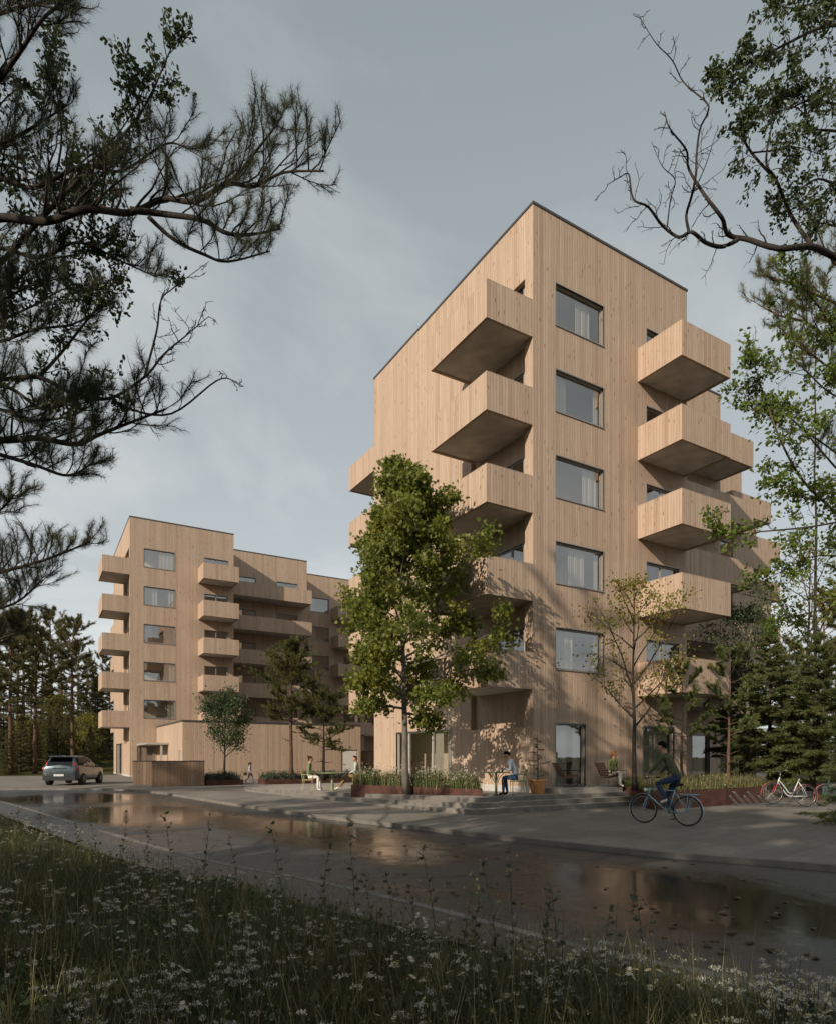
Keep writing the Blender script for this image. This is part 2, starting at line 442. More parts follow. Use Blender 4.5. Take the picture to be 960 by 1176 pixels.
ROOF = 20.45
LEV = [4.1, 7.1, 10.1, 13.1, 16.1]
TW, TS = 8.1, 4.0          # tier width and setback
def apartment(tag_key, loc, label, tiers, deep, ground_z):
    root = thing('apartment_building', label, 'apartment building', loc)
    S = [Face((0, TS * k), (1, 0), (0, -1)) for k in range(tiers)]
    Wf = Face((0, 0), (0, 1), (-1, 0))
    rnd = random.Random(11 if tag_key == 'near' else 23)
    wall = MB(); roof = MB(); inner = MB()
    cur = [((0, .12), (.86, 1)), ((0, .30),), ((0, .10), (.55, 1)), ((.45, 1),), ((0, .42), (.9, 1)), ((.78, 1),)]
    curtain_by_level = {'near': [3, 3, 0, 1, 5], 'far': [0, 5, 1, 2, 4]}[tag_key]
    curtain_by_level = {'near': [((0, .42), (.90, 1)), ((.34, .68), (.92, 1)), ((.66, .97),), ((0, .28), (.90, 1)), ((.50, .80),)],
                        'far': [((.8, 1),), ((.85, 1),), ((0, .26),), ((0, .44), (.82, 1)), ((.5, 1),)]}[tag_key]
    # --- south walls, tier by tier
    for k in range(tiers):
        x0, x1 = TW * k, TW * (k + 1)
        ops = []
        if k in (0, 2):
            wa, wb = (1.03, 3.36) if k == 0 else (1.9, 3.95)
            for i, z in enumerate(LEV):
                ops.append((x0 + wa, x0 + wb, z + .55, z + 2.0)); ops.append((x0 + 5.7, x0 + 7.6, z + .05, z + 2.0))
        else:
            for z in LEV:
                ops.append((x0 + 1.5, x0 + 3.1, z + .05, z + 2.0)); ops.append((x0 + 5.1, x0 + 7.1, z + .05, z + 2.0))
        gops = []
        if tag_key == 'near':
            gops = [(x0 + 1.03, x0 + 2.45, ground_z + .12, 2.75), (x0 + 5.5, x0 + 7.3, ground_z + .12, 2.75)] if k == 0 else [(x0 + 1.2, x0 + 2.8, .3, 2.7), (x0 + 3.9, x0 + 4.8, .3, 2.7), (x0 + 5.8, x0 + 7.2, .3, 2.7)]
        else:
            gops = [(x0 + .55, x0 + 1.75, .1, 2.35)] if k == 0 else []
        S[k].wall(wall, x0, x1, 0, ROOF, ops + gops)
        for i, z in enumerate(LEV):
            if k in (0, 2):
                window(S[k], x0 + wa, x0 + wb, z + .55, z + 2.0, root, curtain=curtain_by_level[i] if k == 0 else ((0, .3),), key=(tag_key, k, 'big'), pale_side=False)
                window(S[k], x0 + 5.7, x0 + 7.6, z + .05, z + 2.0, root, mull=(x0 + 6.65,), key=(tag_key, k, 'door'), door=True)
            else:
                window(S[k], x0 + 1.5, x0 + 3.1, z + .05, z + 2.0, root, key=(tag_key, k, 'd1'), door=True, curtain=((.6, 1),) if i % 2 else None)
                window(S[k], x0 + 5.1, x0 + 7.1, z + .05, z + 2.0, root, mull=(x0 + 6.1,), key=(tag_key, k, 'd2'), door=True)
        for g in gops:
            window(S[k], g[0], g[1], g[2], g[3], root, key=None, door=True, curtain=(((.05, .5), (.74, .98)) if g[0] < x0 + 3 else ((.02, .97),)) if k == 0 and tag_key == 'near' else (((.3, .9),) if tag_key == 'near' else None))
        for i, z in enumerate(LEV):
            if k == 0: balcony(S[k], x0 + 5.19, x0 + 8.02, 1.96, z, root, (tag_key, k))
            elif k == 1: balcony(S[k], x0 + .01, x1 - .25, 1.95, z, root, (tag_key, k))
            elif k == 2: balcony(S[k], x0 + 4.2, x1 - .05, 1.95, z, root, (tag_key, k))
            else: balcony(S[k], x0 + .01, x1 - .25, 1.95, z, root, (tag_key, k))
    # --- west wall with the recess behind the balconies
    L = 11.9
    rc = (.42, 3.62, 2.62, 18.12, .20)
    gd = (5.0, 9.6, ground_z, 2.7)
    Wf.wall(wall, 0, L, 0, ROOF, [rc, gd])
    rops = [(.74, 2.55, z + .05, z + 2.0) for z in LEV]
    Wf.wall(wall, rc[0], rc[1], rc[2], rc[3], rops, out=-.20, depth=.12)
    for i, z in enumerate(LEV):
        window(Wf, .74, 2.55, z + .05, z + 2.0, root, out=-.20, mull=(1.45,), key=(tag_key, 'w'), door=True, depth=.08)
        balcony(Wf, .012, 3.45, 1.95, z, root, (tag_key, 'w'), recess=True)
    window(Wf, gd[0], gd[1], gd[2], gd[3], root, mull=(6.6, 8.6), pale_side=True, door=True, curtain=((.02, .12), (.2, .34), (.86, .98)))
    # --- notch at the far end of the west wall
    nx = 1.95; nl = 3.6
    N1 = Face((nx, 0), (0, 1), (-1, 0))
    wall.quad((0, L, 0), (nx, L, 0), (nx, L, ROOF), (0, L, ROOF))
    nops = [(L + 1.0, L + 2.6, z + .05, z + 2.0) for z in LEV]
    N1.wall(wall, L, L + nl, 0, ROOF, nops)
    for z in LEV:
        window(N1, L + 1.0, L + 2.6, z + .05, z + 2.0, root, key=(tag_key, 'n'), door=True)
        balcony(N1, L + .01, L + 3.0, 1.95, z, root, (tag_key, 'n'))
    # --- blind sides and back
    back = L + nl
    wall.quad((nx, back, 0), (TW, back, 0), (TW, back, ROOF), (nx, back, ROOF))
    for k in range(tiers):
        y0, y1 = TS * k, back + TS * k
        xe = TW * (k + 1)
        wall.quad((xe, y0, 0), (xe, y0 + TS if k < tiers - 1 else y1, 0), (xe, y0 + TS if k < tiers - 1 else y1, ROOF), (xe, y0, ROOF))
        if k:
            wall.quad((TW * k, y1 - TS, 0), (TW * k, y1, 0), (TW * k, y1, ROOF), (TW * k, y1 - TS, ROOF))
            wall.quad((TW * k, y1, 0), (xe, y1, 0), (xe, y1, ROOF), (TW * k, y1, ROOF))
    o = wall.build('wall', M['wood'], root)
    # --- roofs and the dark coping along the parapets
    for k in range(tiers):
        x0, x1, y0, y1 = TW * k, TW * (k + 1), TS * k, back + TS * k
        if k == 0:
            roof.poly([(x0, y0, ROOF - .3), (x1, y0, ROOF - .3), (x1, y1, ROOF - .3), (nx, y1, ROOF - .3), (nx, L, ROOF - .3), (x0, L, ROOF - .3)])
        else:
            roof.quad((x0, y0, ROOF - .3), (x1, y0, ROOF - .3), (x1, y1, ROOF - .3), (x0, y1, ROOF - .3))
    roof.build('roof', M['roof'], root)
    cp = MB(); e = .03; t0, t1 = ROOF - .03, ROOF + .05
    for k in range(tiers):
        x0, x1, y0 = TW * k, TW * (k + 1), TS * k
        cp.box(x0 - (e if k == 0 else -.001), x1 + e, y0 - e, y0 + .3, t0, t1)
        cp.box(x1 - .27, x1 + e, y0 + .3, y0 + (TS - e - .001 if k < tiers - 1 else back), t0, t1)
    cp.box(-e, .3, .3, L + e, t0, t1)
    cp.box(nx - e, nx + .3, L + e, back, t0, t1)
    cp.build('coping', M['coping'], root)
    # --- floors and inner walls seen through the glass
    for k in range(tiers):
        x0, x1, y0, y1 = TW * k, TW * (k + 1), TS * k, back + TS * k
        for z in [ground_z - .02, *LEV, 19.0]:
            xa = x0 + (.46 if k == 0 else 0)
            inner.box(xa, x1 - .03, y0 + .2, y0 + 5.2, z - .28, z, 0)
            if k == 0: inner.box(.46, 5.2, 5.21, L - .1, z - .28, z, 0)
            if k == 0: inner.box(nx + .2, 5.2, L - .09, back - .1, z - .28, z, 0)
        inner.quad((x0 + (.46 if k == 0 else 0), y0 + 1.55, 0), (x1, y0 + 1.55, 0), (x1, y0 + 1.55, 19), (x0 + (.46 if k == 0 else 0), y0 + 1.55, 19))  # partition set close behind the glass to catch sky light and brighten rooms
        inner.quad((x0 + 4.3, y0 + .2, 0), (x0 + 4.3, y0 + 5, 0), (x0 + 4.3, y0 + 5, 19), (x0 + 4.3, y0 + .2, 19))
    inner.quad((5.1, 5, 0), (5.1, back, 0), (5.1, back, 19), (5.1, 5, 19))
    inner.quad((.4, 4.2, 0), (5.1, 4.2, 0), (5.1, 4.2, 19), (.4, 4.2, 19)); inner.quad((1.9, 1.56, 0), (1.9, L, 0), (1.9, L, 19), (1.9, 1.56, 19))
    inner.quad((nx, L - .05, 0), (5.1, L - .05, 0), (5.1, L - .05, 19), (nx, L - .05, 19))
    inner.build('interior', [M['room'], M['room_floor']], root)
    # --- plinth strip at the foot of the walls
    ph = ground_z + .14; e = .02
    for fc, q0, q1 in ((S[0], 0, .99), (S[0], 2.5, 5.4), (S[0], 7.4, TW), (Wf, 0, gd[0] - .05), (Wf, gd[1] + .05, L)):
        pl = MB(); fc.box(pl, q0, q1, .004, e, 0, ph); pl.build('plinth', M['plinth'], root)
    return root

MB0 = np.array([14.56, 16.83])
near_building = apartment('near', (14.56, 16.83, 0), 'tall stepped timber-clad apartment block with box balconies, its corner behind the maple', 4, 11.9, .42)
far_building = apartment('far', (6.42, 54.95, 0), 'timber-clad apartment block farther off, behind the low timber annex and parked car', 4, 11.9, .0)

# ------------------------------------------------------------------ low annex in front of the far block
def annex():
    x0, x1, y0, y1, h = 8.4, 21.4, 44.5, 54.93, 3.95
    root = thing('annex_building', 'long low timber annex with flat roof and one pale door, before the far block', 'annex', (x0, y0, 0))
    w = MB(); S = Face((0, 0), (1, 0), (0, -1)); Wc = Face((0, 0), (0, 1), (-1, 0))
    lx, ly = x1 - x0, y1 - y0
    S.wall(w, 0, lx, 0, h, [(11.4, 12.75, 0, 2.1)], depth=.12)
    Wc.wall(w, 0, ly, 0, h, [(.55, 1.3, .9, 2.0)], depth=.1)
    w.quad((lx, 0, 0), (lx, ly, 0), (lx, ly, h), (lx, 0, h)); w.quad((0, ly, 0), (lx, ly, 0), (lx, ly, h), (0, ly, h))
    w.build('wall', M['wood'], root)
    r = MB(); r.quad((0, 0, h - .1), (lx, 0, h - .1), (lx, ly, h - .1), (0, ly, h - .1)); r.build('roof', M['roof'], root)
    c = MB(); e = .03
    c.box(-e, lx + e, -e, .25, h - .05, h + .07); c.box(-e, .25, .25, ly, h - .05, h + .07); c.box(lx - .25, lx + e, .25, ly, h - .05, h + .07)
    c.build('coping', M['coping'], root)
    d = MB(); S.box(d, 11.46, 12.69, -.11, -.06, .01, 2.05); dd = d.build('door', M['white_door'], root)
    hd = MB(); S.box(hd, 11.58, 11.7, -.058, -.02, 1.0, 1.03); hd.build('handle', M['steel'], dd)
    f = MB(); Wc.box(f, .57, 1.28, -.09, -.05, .92, 1.98); f.build('door_hatch', M['frame_pale'], root)
annex()

def canopy():
    root = thing('entrance_canopy', 'thin pale entrance canopy on a post against the far block', 'canopy', (6.9, 49.6, 0))
    m = MB(); m.box(0, 1.48, 0, 5.32, 2.46, 2.6); m.build('canopy_roof', M['frame_pale'], root)
    p = MB(); p.box(.95, 1.09, .08, .22, 0, 2.459); p.build('post', M['frame_pale'], root)
canopy()

def screen_wall(label, x0, x1, y, ret=None, h=1.32):
    root = thing('timber_screen', label, 'fence', (x0, y, 0))
    m = MB(); m.box(0, x1 - x0, 0, .12, .0, h)
    if ret: m.box(x1 - x0 - .12, x1 - x0, .121, ret, 0, h)
    m.build('fence_panel', M['wood_dark'], root)
    c = MB(); c.box(-.02, x1 - x0 + .02, -.02, .14, h, h + .045)
    if ret: c.box(x1 - x0 - .14, x1 - x0 + .02, .141, ret + .02, h, h + .045)
    c.build('coping', M['coping'], root)
    return root
screen_wall('long dark timber screen of the bin enclosure nearest the road', 5.35, 8.05, 36.5, 3.2)
screen_wall('short timber screen set back behind the left end of the bin enclosure', 4.75, 5.95, 39.2, None)
screen_wall('dark timber garden wall closing the gap beyond the annex door', 21.5, 27.5, 46.2, None, 2.0)
# ------------------------------------------------------------------ ground, road, pavements, terrace
def ground_mats():
    # earth under the forest and meadow
    t = NT('earth'); p = t.pos()
    n1 = t.noise(p, .25, 5.); n2 = t.noise(p, 3., 5.)
    c = t.mix(t.rng(n1, .35, .65), (.045, .040, .020), (.085, .078, .032)); c = t.mix(t.rng(n2, .4, .7, 0, .6), c, (.03, .022, .013))
    M['earth'] = t.end(t.bsdf(c, .95, 0., t.bump(n2, .6, .05), .1))
    # wet asphalt with puddles
    t = NT('wet_asphalt'); p = t.pos()
    s = t.sep(p)
    wv = t.xyz(t.math('MULTIPLY', t.math('ADD', s[0], t.math('MULTIPLY', s[1], .2)), 1.), t.math('MULTIPLY', s[1], .52), 0.)
    big = t.noise(wv, .42, 4., .55, .5)
    fine = t.noise(p, 60., 3., .6); mid = t.noise(p, 5., 4.)
    acc = t.math('MULTIPLY', t.math('SUBTRACT', big, .5), .9)
    for (cx, cy, rx, ry, k) in PUDDLES:
        dx = t.math('DIVIDE', t.math('SUBTRACT', s[0], cx), rx); dy = t.math('DIVIDE', t.math('SUBTRACT', s[1], cy), ry)
        d = t.math('SQRT', t.math('ADD', t.math('MULTIPLY', dx, dx), t.math('MULTIPLY', dy, dy)))
        acc = t.math('ADD', acc, t.math('MULTIPLY', t.rng(d, 1.15, .35), k))
    acc = t.math('ADD', acc, t.math('MULTIPLY', t.math('SUBTRACT', mid, .5), .42))
    wet = t.rng(acc, .10, .42)
    damp = t.rng(acc, -.25, .25)
    dry = t.mix(t.rng(mid, .3, .7), (.060, .055, .050), (.088, .080, .072)); dry = t.mix(t.rng(fine, .45, .75, 0, .5), dry, (.12, .11, .10))
    c = t.mix(damp, dry, (.036, .032, .028)); c = t.mix(wet, c, (.024, .021, .018))
    crk = t.n('ShaderNodeTexVoronoi', feature='DISTANCE_TO_EDGE'); t.put(crk.inputs['Vector'], t.xyz(t.math('ADD', s[0], t.math('MULTIPLY', mid, .8)), t.math('MULTIPLY', s[1], .6), 0.)); t.put(crk.inputs['Scale'], .38)
    c = t.mix(t.rng(crk.outputs['Distance'], .004, .012, .7, 0.), c, (.012, .011, .010))
    rough = t.mixf(damp, .62, .30); rough = t.mixf(wet, rough, .10)
    rip = t.noise(p, 3.2, 2.)
    bh = t.math('ADD', t.math('MULTIPLY', t.math('MULTIPLY', fine, t.math('SUBTRACT', 1., wet)), .006), t.math('MULTIPLY', rip, .0022))
    b = t.n('ShaderNodeBump'); b.inputs['Strength'].default_value = .55; b.inputs['Distance'].default_value = 1.; t.put(b.inputs['Height'], bh)
    M['asphalt'] = t.end(t.bsdf(c, rough, 0., b.outputs[0], t.mixf(wet, .4, .85)))
    # plaza paving: small slabs, brushed by damp patches
    t = NT('paving'); p = t.pos(); s = t.sep(p)
    a = R(-12.)
    u = t.math('ADD', t.math('MULTIPLY', s[0], math.cos(a)), t.math('MULTIPLY', s[1], -math.sin(a)))
    v = t.math('ADD', t.math('MULTIPLY', s[0], math.sin(a)), t.math('MULTIPLY', s[1], math.cos(a)))
    br = t.n('ShaderNodeTexBrick'); t.put(br.inputs['Vector'], t.xyz(u, v, 0.)); t.put(br.inputs['Scale'], 1.)
    br.inputs['Brick Width'].default_value = .9; br.inputs['Row Height'].default_value = .45; br.inputs['Mortar Size'].default_value = .006
    t.put(br.inputs['Color1'], (.235, .212, .184)); t.put(br.inputs['Color2'], (.19, .17, .148)); t.put(br.inputs['Mortar'], (.07, .06, .05))
    n1 = t.noise(p, .55, 5., .6); n2 = t.noise(p, 7., 4.); n3 = t.noise(p, 90., 2.)
    c = t.mix(t.rng(n1, .4, .65, 0, .65), br.outputs['Color'], (.115, .102, .088)); c = t.mix(t.rng(n2, .5, .72, 0, .45), c, (.085, .075, .062)); c = t.mix(t.rng(n3, .5, .8, 0, .3), c, (.27, .25, .22))
    M['paving'] = t.end(t.bsdf(c, t.rng(n1, .35, .65, .8, .55), 0., t.bump(t.math('ADD', br.outputs['Fac'], t.math('MULTIPLY', n3, -.5)), -.35, .01), .3))
    # kerb / step stone
    t = NT('kerb_stone'); p = t.pos(); n1 = t.noise(p, 1.3, 5.); n2 = t.noise(p, 40., 3.)
    c = t.mix(t.rng(n1, .35, .65), (.25, .232, .205), (.34, .318, .285)); c = t.mix(t.rng(n2, .5, .75, 0, .5), c, (.15, .138, .122))
    M['kerb'] = t.end(t.bsdf(c, .85, 0., t.bump(n2, .3, .008), .25))
    # forest clearing grass on the far slope
    t = NT('rough_grass'); p = t.pos(); n1 = t.noise(p, .12, 5.); n2 = t.noise(p, 2.5, 4.)
    c = t.mix(t.rng(n1, .35, .65), (.055, .056, .02), (.10, .09, .032)); c = t.mix(t.rng(n2, .4, .7, 0, .6), c, (.05, .05, .018))
    M['rough_grass'] = t.end(t.bsdf(c, .95, 0., t.bump(n2, .8, .2), .05))

# puddle centres on the road (x, y, radius across, radius along, strength)
PUDDLES = [(6.7, 5.0, 2.0, 3.0, .52), (5.7, 14.2, 1.9, 4.2, .52), (2.6, 20.5, 2.7, 6.0, .58), (1.6, 29.5, 3.6, 4.4, .55), (5.4, 9.2, 1.0, 1.4, .25)]
ground_mats()

def tz(y):
    """height of the paved terrace: it falls gently towards the far plaza"""
    return float(np.clip(.42 - .021 * (y - 14.4), .03, .42))

near_kerb = [(5.6, -3.0), (5.05, .4), (4.49, 2.62), (4.04, 3.92), (3.63, 6.09), (3.09, 8.14), (2.2, 10.9), (.65, 18.9), (-1.06, 27.6), (-2.6, 31.0), (-6, 33.6), (-16, 36.0), (-60, 40.)]
far_kerb = [(14.5, -6.0), (11.6, .6), (10.1, 5.0), (8.82, 7.75), (7.57, 12.7), (6.3, 18.8), (5.3, 27.0), (4.7, 31.5), (3.2, 35.3), (-1., 38.2), (-8, 40.2), (-20, 42.), (-60, 47.)]

def smooth_line(pts, n=8):
    P = np.array(pts, float); out = []
    for i in range(len(P) - 1):
        p0, p1, p2, p3 = P[max(i-1, 0)], P[i], P[i+1], P[min(i+2, len(P)-1)]
        for k in range(n):
            t = k / n
            out.append(.5 * ((2*p1) + (-p0 + p2)*t + (2*p0 - 5*p1 + 4*p2 - p3)*t*t + (-p0 + 3*p1 - 3*p2 + p3)*t**3))
    out.append(P[-1]); return np.array(out)
foot_w = lambda L: np.interp(L[:, 1], [2., 7.], [.45, 1.0])
NK = smooth_line(near_kerb); FK = smooth_line(far_kerb)

def offs(line, d):
    t = np.gradient(line, axis=0); t /= np.linalg.norm(t, axis=1, keepdims=True)
    return line + np.stack([-t[:, 1], t[:, 0]], 1) * (np.asarray(d)[:, None] if np.ndim(d) else d)

def strip(line_a, line_b, za, zb=None):
    m = MB(); zb = za if zb is None else zb
    a = np.column_stack([line_a, np.full(len(line_a), za)]); b = np.column_stack([line_b, np.full(len(line_b), zb)])
    i = np.arange(len(a) - 1); n = len(a)
    return m.add(np.concatenate([a, b]), np.stack([i, i + 1, n + i + 1, n + i], -1))

g = MB(); g.quad((-900, -900, -.14), (900, -900, -.14), (900, 900, -.14), (-900, 900, -.14))
tag(g.build('ground', M['earth']), kind='structure')
tag(strip(NK, FK, -.10).build('road', M['asphalt']), kind='structure')

def kerb(name, line, w, z0, z1, side):
    o = offs(line, w * side); m = MB(); n = len(line); i = np.arange(n - 1)
    L = [np.column_stack([q, np.full(n, z)]) for q, z in ((line, z0), (line, z1), (o, z1), (o, z0))]
    for a, b in ((0, 1), (1, 2), (2, 3)):
        m.add(np.concatenate([L[a], L[b]]), np.stack([i, i + 1, n + i + 1, n + i], -1))
    return tag(m.build(name, M['kerb_dark']), kind='structure')
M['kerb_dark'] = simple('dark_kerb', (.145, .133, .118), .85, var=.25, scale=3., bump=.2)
kerb('meadow_kerb', NK, .11, -.12, -.008, 1)
kerb('plaza_kerb', FK, .16, -.12, .0, -1)  # dark colour stands in for shade on the kerb face
# near footway, between the kerb and the meadow
tag(strip(offs(NK, .11), offs(NK, foot_w(NK)), -.012).build('footway', M['asphalt']), kind='structure')
# forecourt and pavement between the road and the buildings, one sheet
pav = [tuple(q) for q in offs(FK, -.16)]
pts = [(x, y, -.006) for x, y in pav] + [(-60, 62, -.006), (60, 62, -.006), (60, -6, -.006)]
m = MB(); m.poly(pts); tag(m.build('plaza', M['paving']), kind='structure')

# terrace with its steps: three risers, each tread one slab outline, all tilted with the terrace
def outline(d):
    return [(11.02 - d, 15.1 - d), (9.25 - d, 24.0), (8.7 - d, 29.5), (9.6, 34.5), (14.0, 35.2), (24.5, 35.2), (24.5, 16.85), (26.0, 15.1 - d)]
def terr(d, dz, name, mat):
    ol = outline(d); mm = MB()
    ys = sorted({round(y, 3) for _, y in ol} | set(np.arange(16., 35., 1.5)))
    # clip the outline into strips in y so the falling surface stays planar in each
    from mathutils.geometry import tessellate_polygon
    bm = bmesh.new(); vs = [bm.verts.new((x, y, 0)) for x, y in ol]; bm.faces.new(vs)
    for y in ys[1:-1]:
        bmesh.ops.bisect_plane(bm, geom=bm.verts[:] + bm.edges[:] + bm.faces[:], plane_co=(0, y, 0), plane_no=(0, 1, 0))
    for v in bm.verts: v.co.z = max(tz(v.co.y) - dz, -.004 - dz * .01)
    ret = bmesh.ops.extrude_face_region(bm, geom=bm.faces[:])
    for q in ret['geom']:
        if isinstance(q, bmesh.types.BMVert): q.co.z = -.3
    bmesh.ops.recalc_face_normals(bm, faces=bm.faces[:])
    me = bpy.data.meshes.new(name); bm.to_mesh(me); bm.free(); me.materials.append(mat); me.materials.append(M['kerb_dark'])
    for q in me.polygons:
        if abs(q.normal.z) < .3: q.material_index = 1  # risers get the darker stone: shade painted in so the steps read
    return tag(link(name, me), kind='structure')
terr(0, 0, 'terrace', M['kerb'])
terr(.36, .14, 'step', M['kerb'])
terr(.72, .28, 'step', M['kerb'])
# raised timber-edged deck at the foot of the near block
m = MB(); m.box(14.35, 17.15, 15.25, 16.80, .30, .565); tag(m.build('deck', M['kerb']), kind='structure')

# gentle wooded rise behind the far block
m = MB(); nx_, ny_ = 60, 24
xs = np.linspace(-160, 120, nx_); ys = np.linspace(66, 220, ny_)
X, Y = np.meshgrid(xs, ys, indexing='ij')
Z = -.2 + 9.5 * np.clip((Y - 70) / 110, 0, 1) ** 1.1 * (1 + .25 * np.sin(X * .05) + .15 * np.sin(X * .13 + Y * .07))
i = np.arange(nx_ - 1)[:, None] * ny_ + np.arange(ny_ - 1)[None, :]
m.add(np.stack([X, Y, Z], -1).reshape(-1, 3), np.stack([i, i + ny_, i + ny_ + 1, i + 1], -1).reshape(-1, 4))
tag(m.build('hill', M['rough_grass'], smooth=True), kind='structure')
# forest edge strip on the far side of the bend
m = MB(); m.poly([(-60, 47.6, -.002), (-8, 41.4, -.002), (-1.4, 39.6, -.002), (-3.0, 62, -.002), (-60, 70, -.002)])

# ------------------------------------------------------------------ camera, sun, sky
cam = bpy.data.cameras.new('camera'); cam_o = bpy.data.objects.new('camera', cam); COL.objects.link(cam_o)
cam_o.location = (0, 0, CAMZ)
cam_o.rotation_euler = (R(90), 0, math.atan2(FW[1], FW[0]) - R(90))
cam.sensor_fit = 'HORIZONTAL'; cam.sensor_width = 36; cam.lens = FPX / PW * 36
cam.shift_y = (HOR - PH / 2) / PW; cam.clip_end = 3000; cam.clip_start = .05
SC.camera = cam_o

SUN_H = np.array([-1.0, -.40]); SUN_EL = math.atan(.5 / np.linalg.norm(SUN_H))
SUN_DIR = np.array([*(SUN_H / np.linalg.norm(SUN_H) * math.cos(SUN_EL)), math.sin(SUN_EL)])   # towards the sun
sun = bpy.data.lights.new('sun', 'SUN'); sun.energy = 5.0; sun.angle = R(.55); sun.color = (1.0, .865, .71)
so = bpy.data.objects.new('sun', sun); COL.objects.link(so)
so.rotation_euler = Vector(-SUN_DIR).to_track_quat('-Z', 'Y').to_euler(); so.location = (-30, 0, 40)

w = bpy.data.worlds.new('World'); SC.world = w; w.use_nodes = True
nt = w.node_tree; nt.nodes.clear()
class WT(NT):
    def __init__(s): s.t = nt
wt = WT()
sky = wt.n('ShaderNodeTexSky'); sky.sky_type = 'NISHITA'; sky.sun_disc = False
sky.sun_elevation = SUN_EL; sky.sun_rotation = math.atan2(SUN_DIR[0], SUN_DIR[1]); sky.dust_density = 2.0; sky.ozone_density = 1.5
gen = wt.n('ShaderNodeTexCoord').outputs['Generated']
d = wt.sep(gen)
den = wt.math('ADD', wt.math('MAXIMUM', d[2], 0.), .22)
cv = wt.xyz(wt.math('DIVIDE', d[0], den), wt.math('DIVIDE', d[1], den), 0.)
n1 = wt.noise(cv, 1.15, 8., .56, .35); n2 = wt.noise(cv, .42, 4., .5, .2)
cl = wt.rng(wt.math('ADD', wt.math('MULTIPLY', n1, .62), wt.math('MULTIPLY', n2, .38)), .47, .58)
hz = wt.rng(d[2], 0., .75)
veil = wt.mix(hz, (5.2, 5.45, 5.45), (2.5, 2.85, 2.92))           # thin high overcast
puff = wt.mix(hz, (6.5, 6.65, 6.6), (3.65, 3.95, 4.0))           # thicker, paler cloud
c = wt.mix(.86, sky.outputs[0], veil)
c = wt.mix(wt.math('MULTIPLY', cl, .85), c, puff)
bg = wt.n('ShaderNodeBackground'); bg.inputs['Strength'].default_value = .134
nt.links.new(c, bg.inputs[0])
wo = wt.n('ShaderNodeOutputWorld'); nt.links.new(bg.outputs[0], wo.inputs[0])

vs = SC.view_settings; vs.view_transform = 'Standard'; vs.look = 'None'; vs.exposure = 0.0; vs.gamma = 1.0; vs.use_curve_mapping = False
SC.display_settings.display_device = 'sRGB'
SC.render.engine = 'CYCLES'
cy = SC.cycles; cy.use_denoising = True; cy.max_bounces = 6; cy.diffuse_bounces = 3; cy.glossy_bounces = 3; cy.transparent_max_bounces = 12; cy.transmission_bounces = 4
cy.caustics_reflective = False; cy.caustics_refractive = False; cy.sample_clamp_indirect = 4.0
# ------------------------------------------------------------------ leaves, needles, tubes in bulk
TPL = {
    'ellipse': (np.array([(0,0,0),(.35,.26,.07),(.75,.2,.06),(1,0,0),(.75,-.2,.06),(.35,-.26,.07)]), [[0,1,2,3],[0,3,4,5]]),
    'lobed': (np.array([(0,0,0),(.08,.42,.06),(.34,.24,.03),(.62,.5,.08),(.62,.16,.02),(1,0,0),(.62,-.16,.02),(.62,-.5,.08),(.34,-.24,.03),(.08,-.42,.06)]), [[0,1,2,3,4,5,6,7,8,9]]),
    'ovate': (np.array([(0,0,0),(.22,.34,.06),(.6,.26,.05),(1,0,-.05),(.6,-.26,.05),(.22,-.34,.06)]), [[0,1,2,3],[0,3,4,5]]),
}
def unit(v): return v / np.maximum(np.linalg.norm(v, axis=-1, keepdims=True), 1e-9)

def add_leaves(mb, P, size, g, out=None, droop=.25, up=.5, tpl='ellipse', m=0, spread=1.):
    n = len(P)
    if not n: return
    t = g.normal(size=(n, 3)) * spread
    if out is not None: t += out
    t[:, 2] -= droop; t = unit(t)
    nn = g.normal(size=(n, 3)) * .75; nn[:, 2] += up; b = unit(np.cross(nn, t)); nn = np.cross(t, b)
    s = size * g.uniform(.65, 1.25, n)
    T, F = TPL[tpl]
    v = P[:, None, :] + s[:, None, None] * (t[:, None, :] * T[None, :, 0:1] + b[:, None, :] * T[None, :, 1:2] + nn[:, None, :] * T[None, :, 2:3])
    k = len(T); off = (np.arange(n) * k)[:, None]
    f = np.concatenate([np.array(q)[None, :] + off for q in F])
    mb.add(v.reshape(-1, 3), f, m)

def add_needles(mb, P, D, length, width, per, g, along=.25, open_=.8, m=0):
    """per needles round every twig end P pointing D, spread over the last ALONG metres"""
    n = len(P)
    if not n: return
    P = np.repeat(P, per, 0); D = np.repeat(unit(D), per, 0); k = len(P)
    q = g.normal(size=(k, 3)); side = unit(q - D * (q * D).sum(1, keepdims=True))
    t = g.uniform(0, 1, k)[:, None]
    base = P - D * along * t
    d = unit(D * g.uniform(.35, 1., k)[:, None] + side * open_ * g.uniform(.5, 1.1, k)[:, None])
    L = (length * g.uniform(.7, 1.1, k))[:, None]
    b = unit(np.cross(d, g.normal(size=(k, 3)))) * width * .5
    v = np.stack([base - b, base + b, base + d * L], 1).reshape(-1, 3)
    mb.add(v, np.arange(k * 3).reshape(-1, 3), m)

def rot_about(v, axis, a):
    axis = unit(axis); return v * math.cos(a) + np.cross(axis, v) * math.sin(a) + axis * np.dot(axis, v) * (1 - math.cos(a))

def wander(p, d, L, n, g, wig=.12, lift=0.):
    """a crooked branch line"""
    pts = [np.array(p, float)]; d = unit(np.array(d, float)); st = L / n
    for _ in range(n):
        d = unit(d + g.normal(size=3) * wig + np.array([0, 0, lift])); pts.append(pts[-1] + d * st)
    return np.array(pts)

def perp(d, g):
    q = g.normal(size=3); return unit(q - d * np.dot(q, d))

def at(pts, t):
    x = t * (len(pts) - 1); i = min(int(x), len(pts) - 2); f = x - i
    return pts[i] * (1 - f) + pts[i + 1] * f, unit(pts[i + 1] - pts[i])

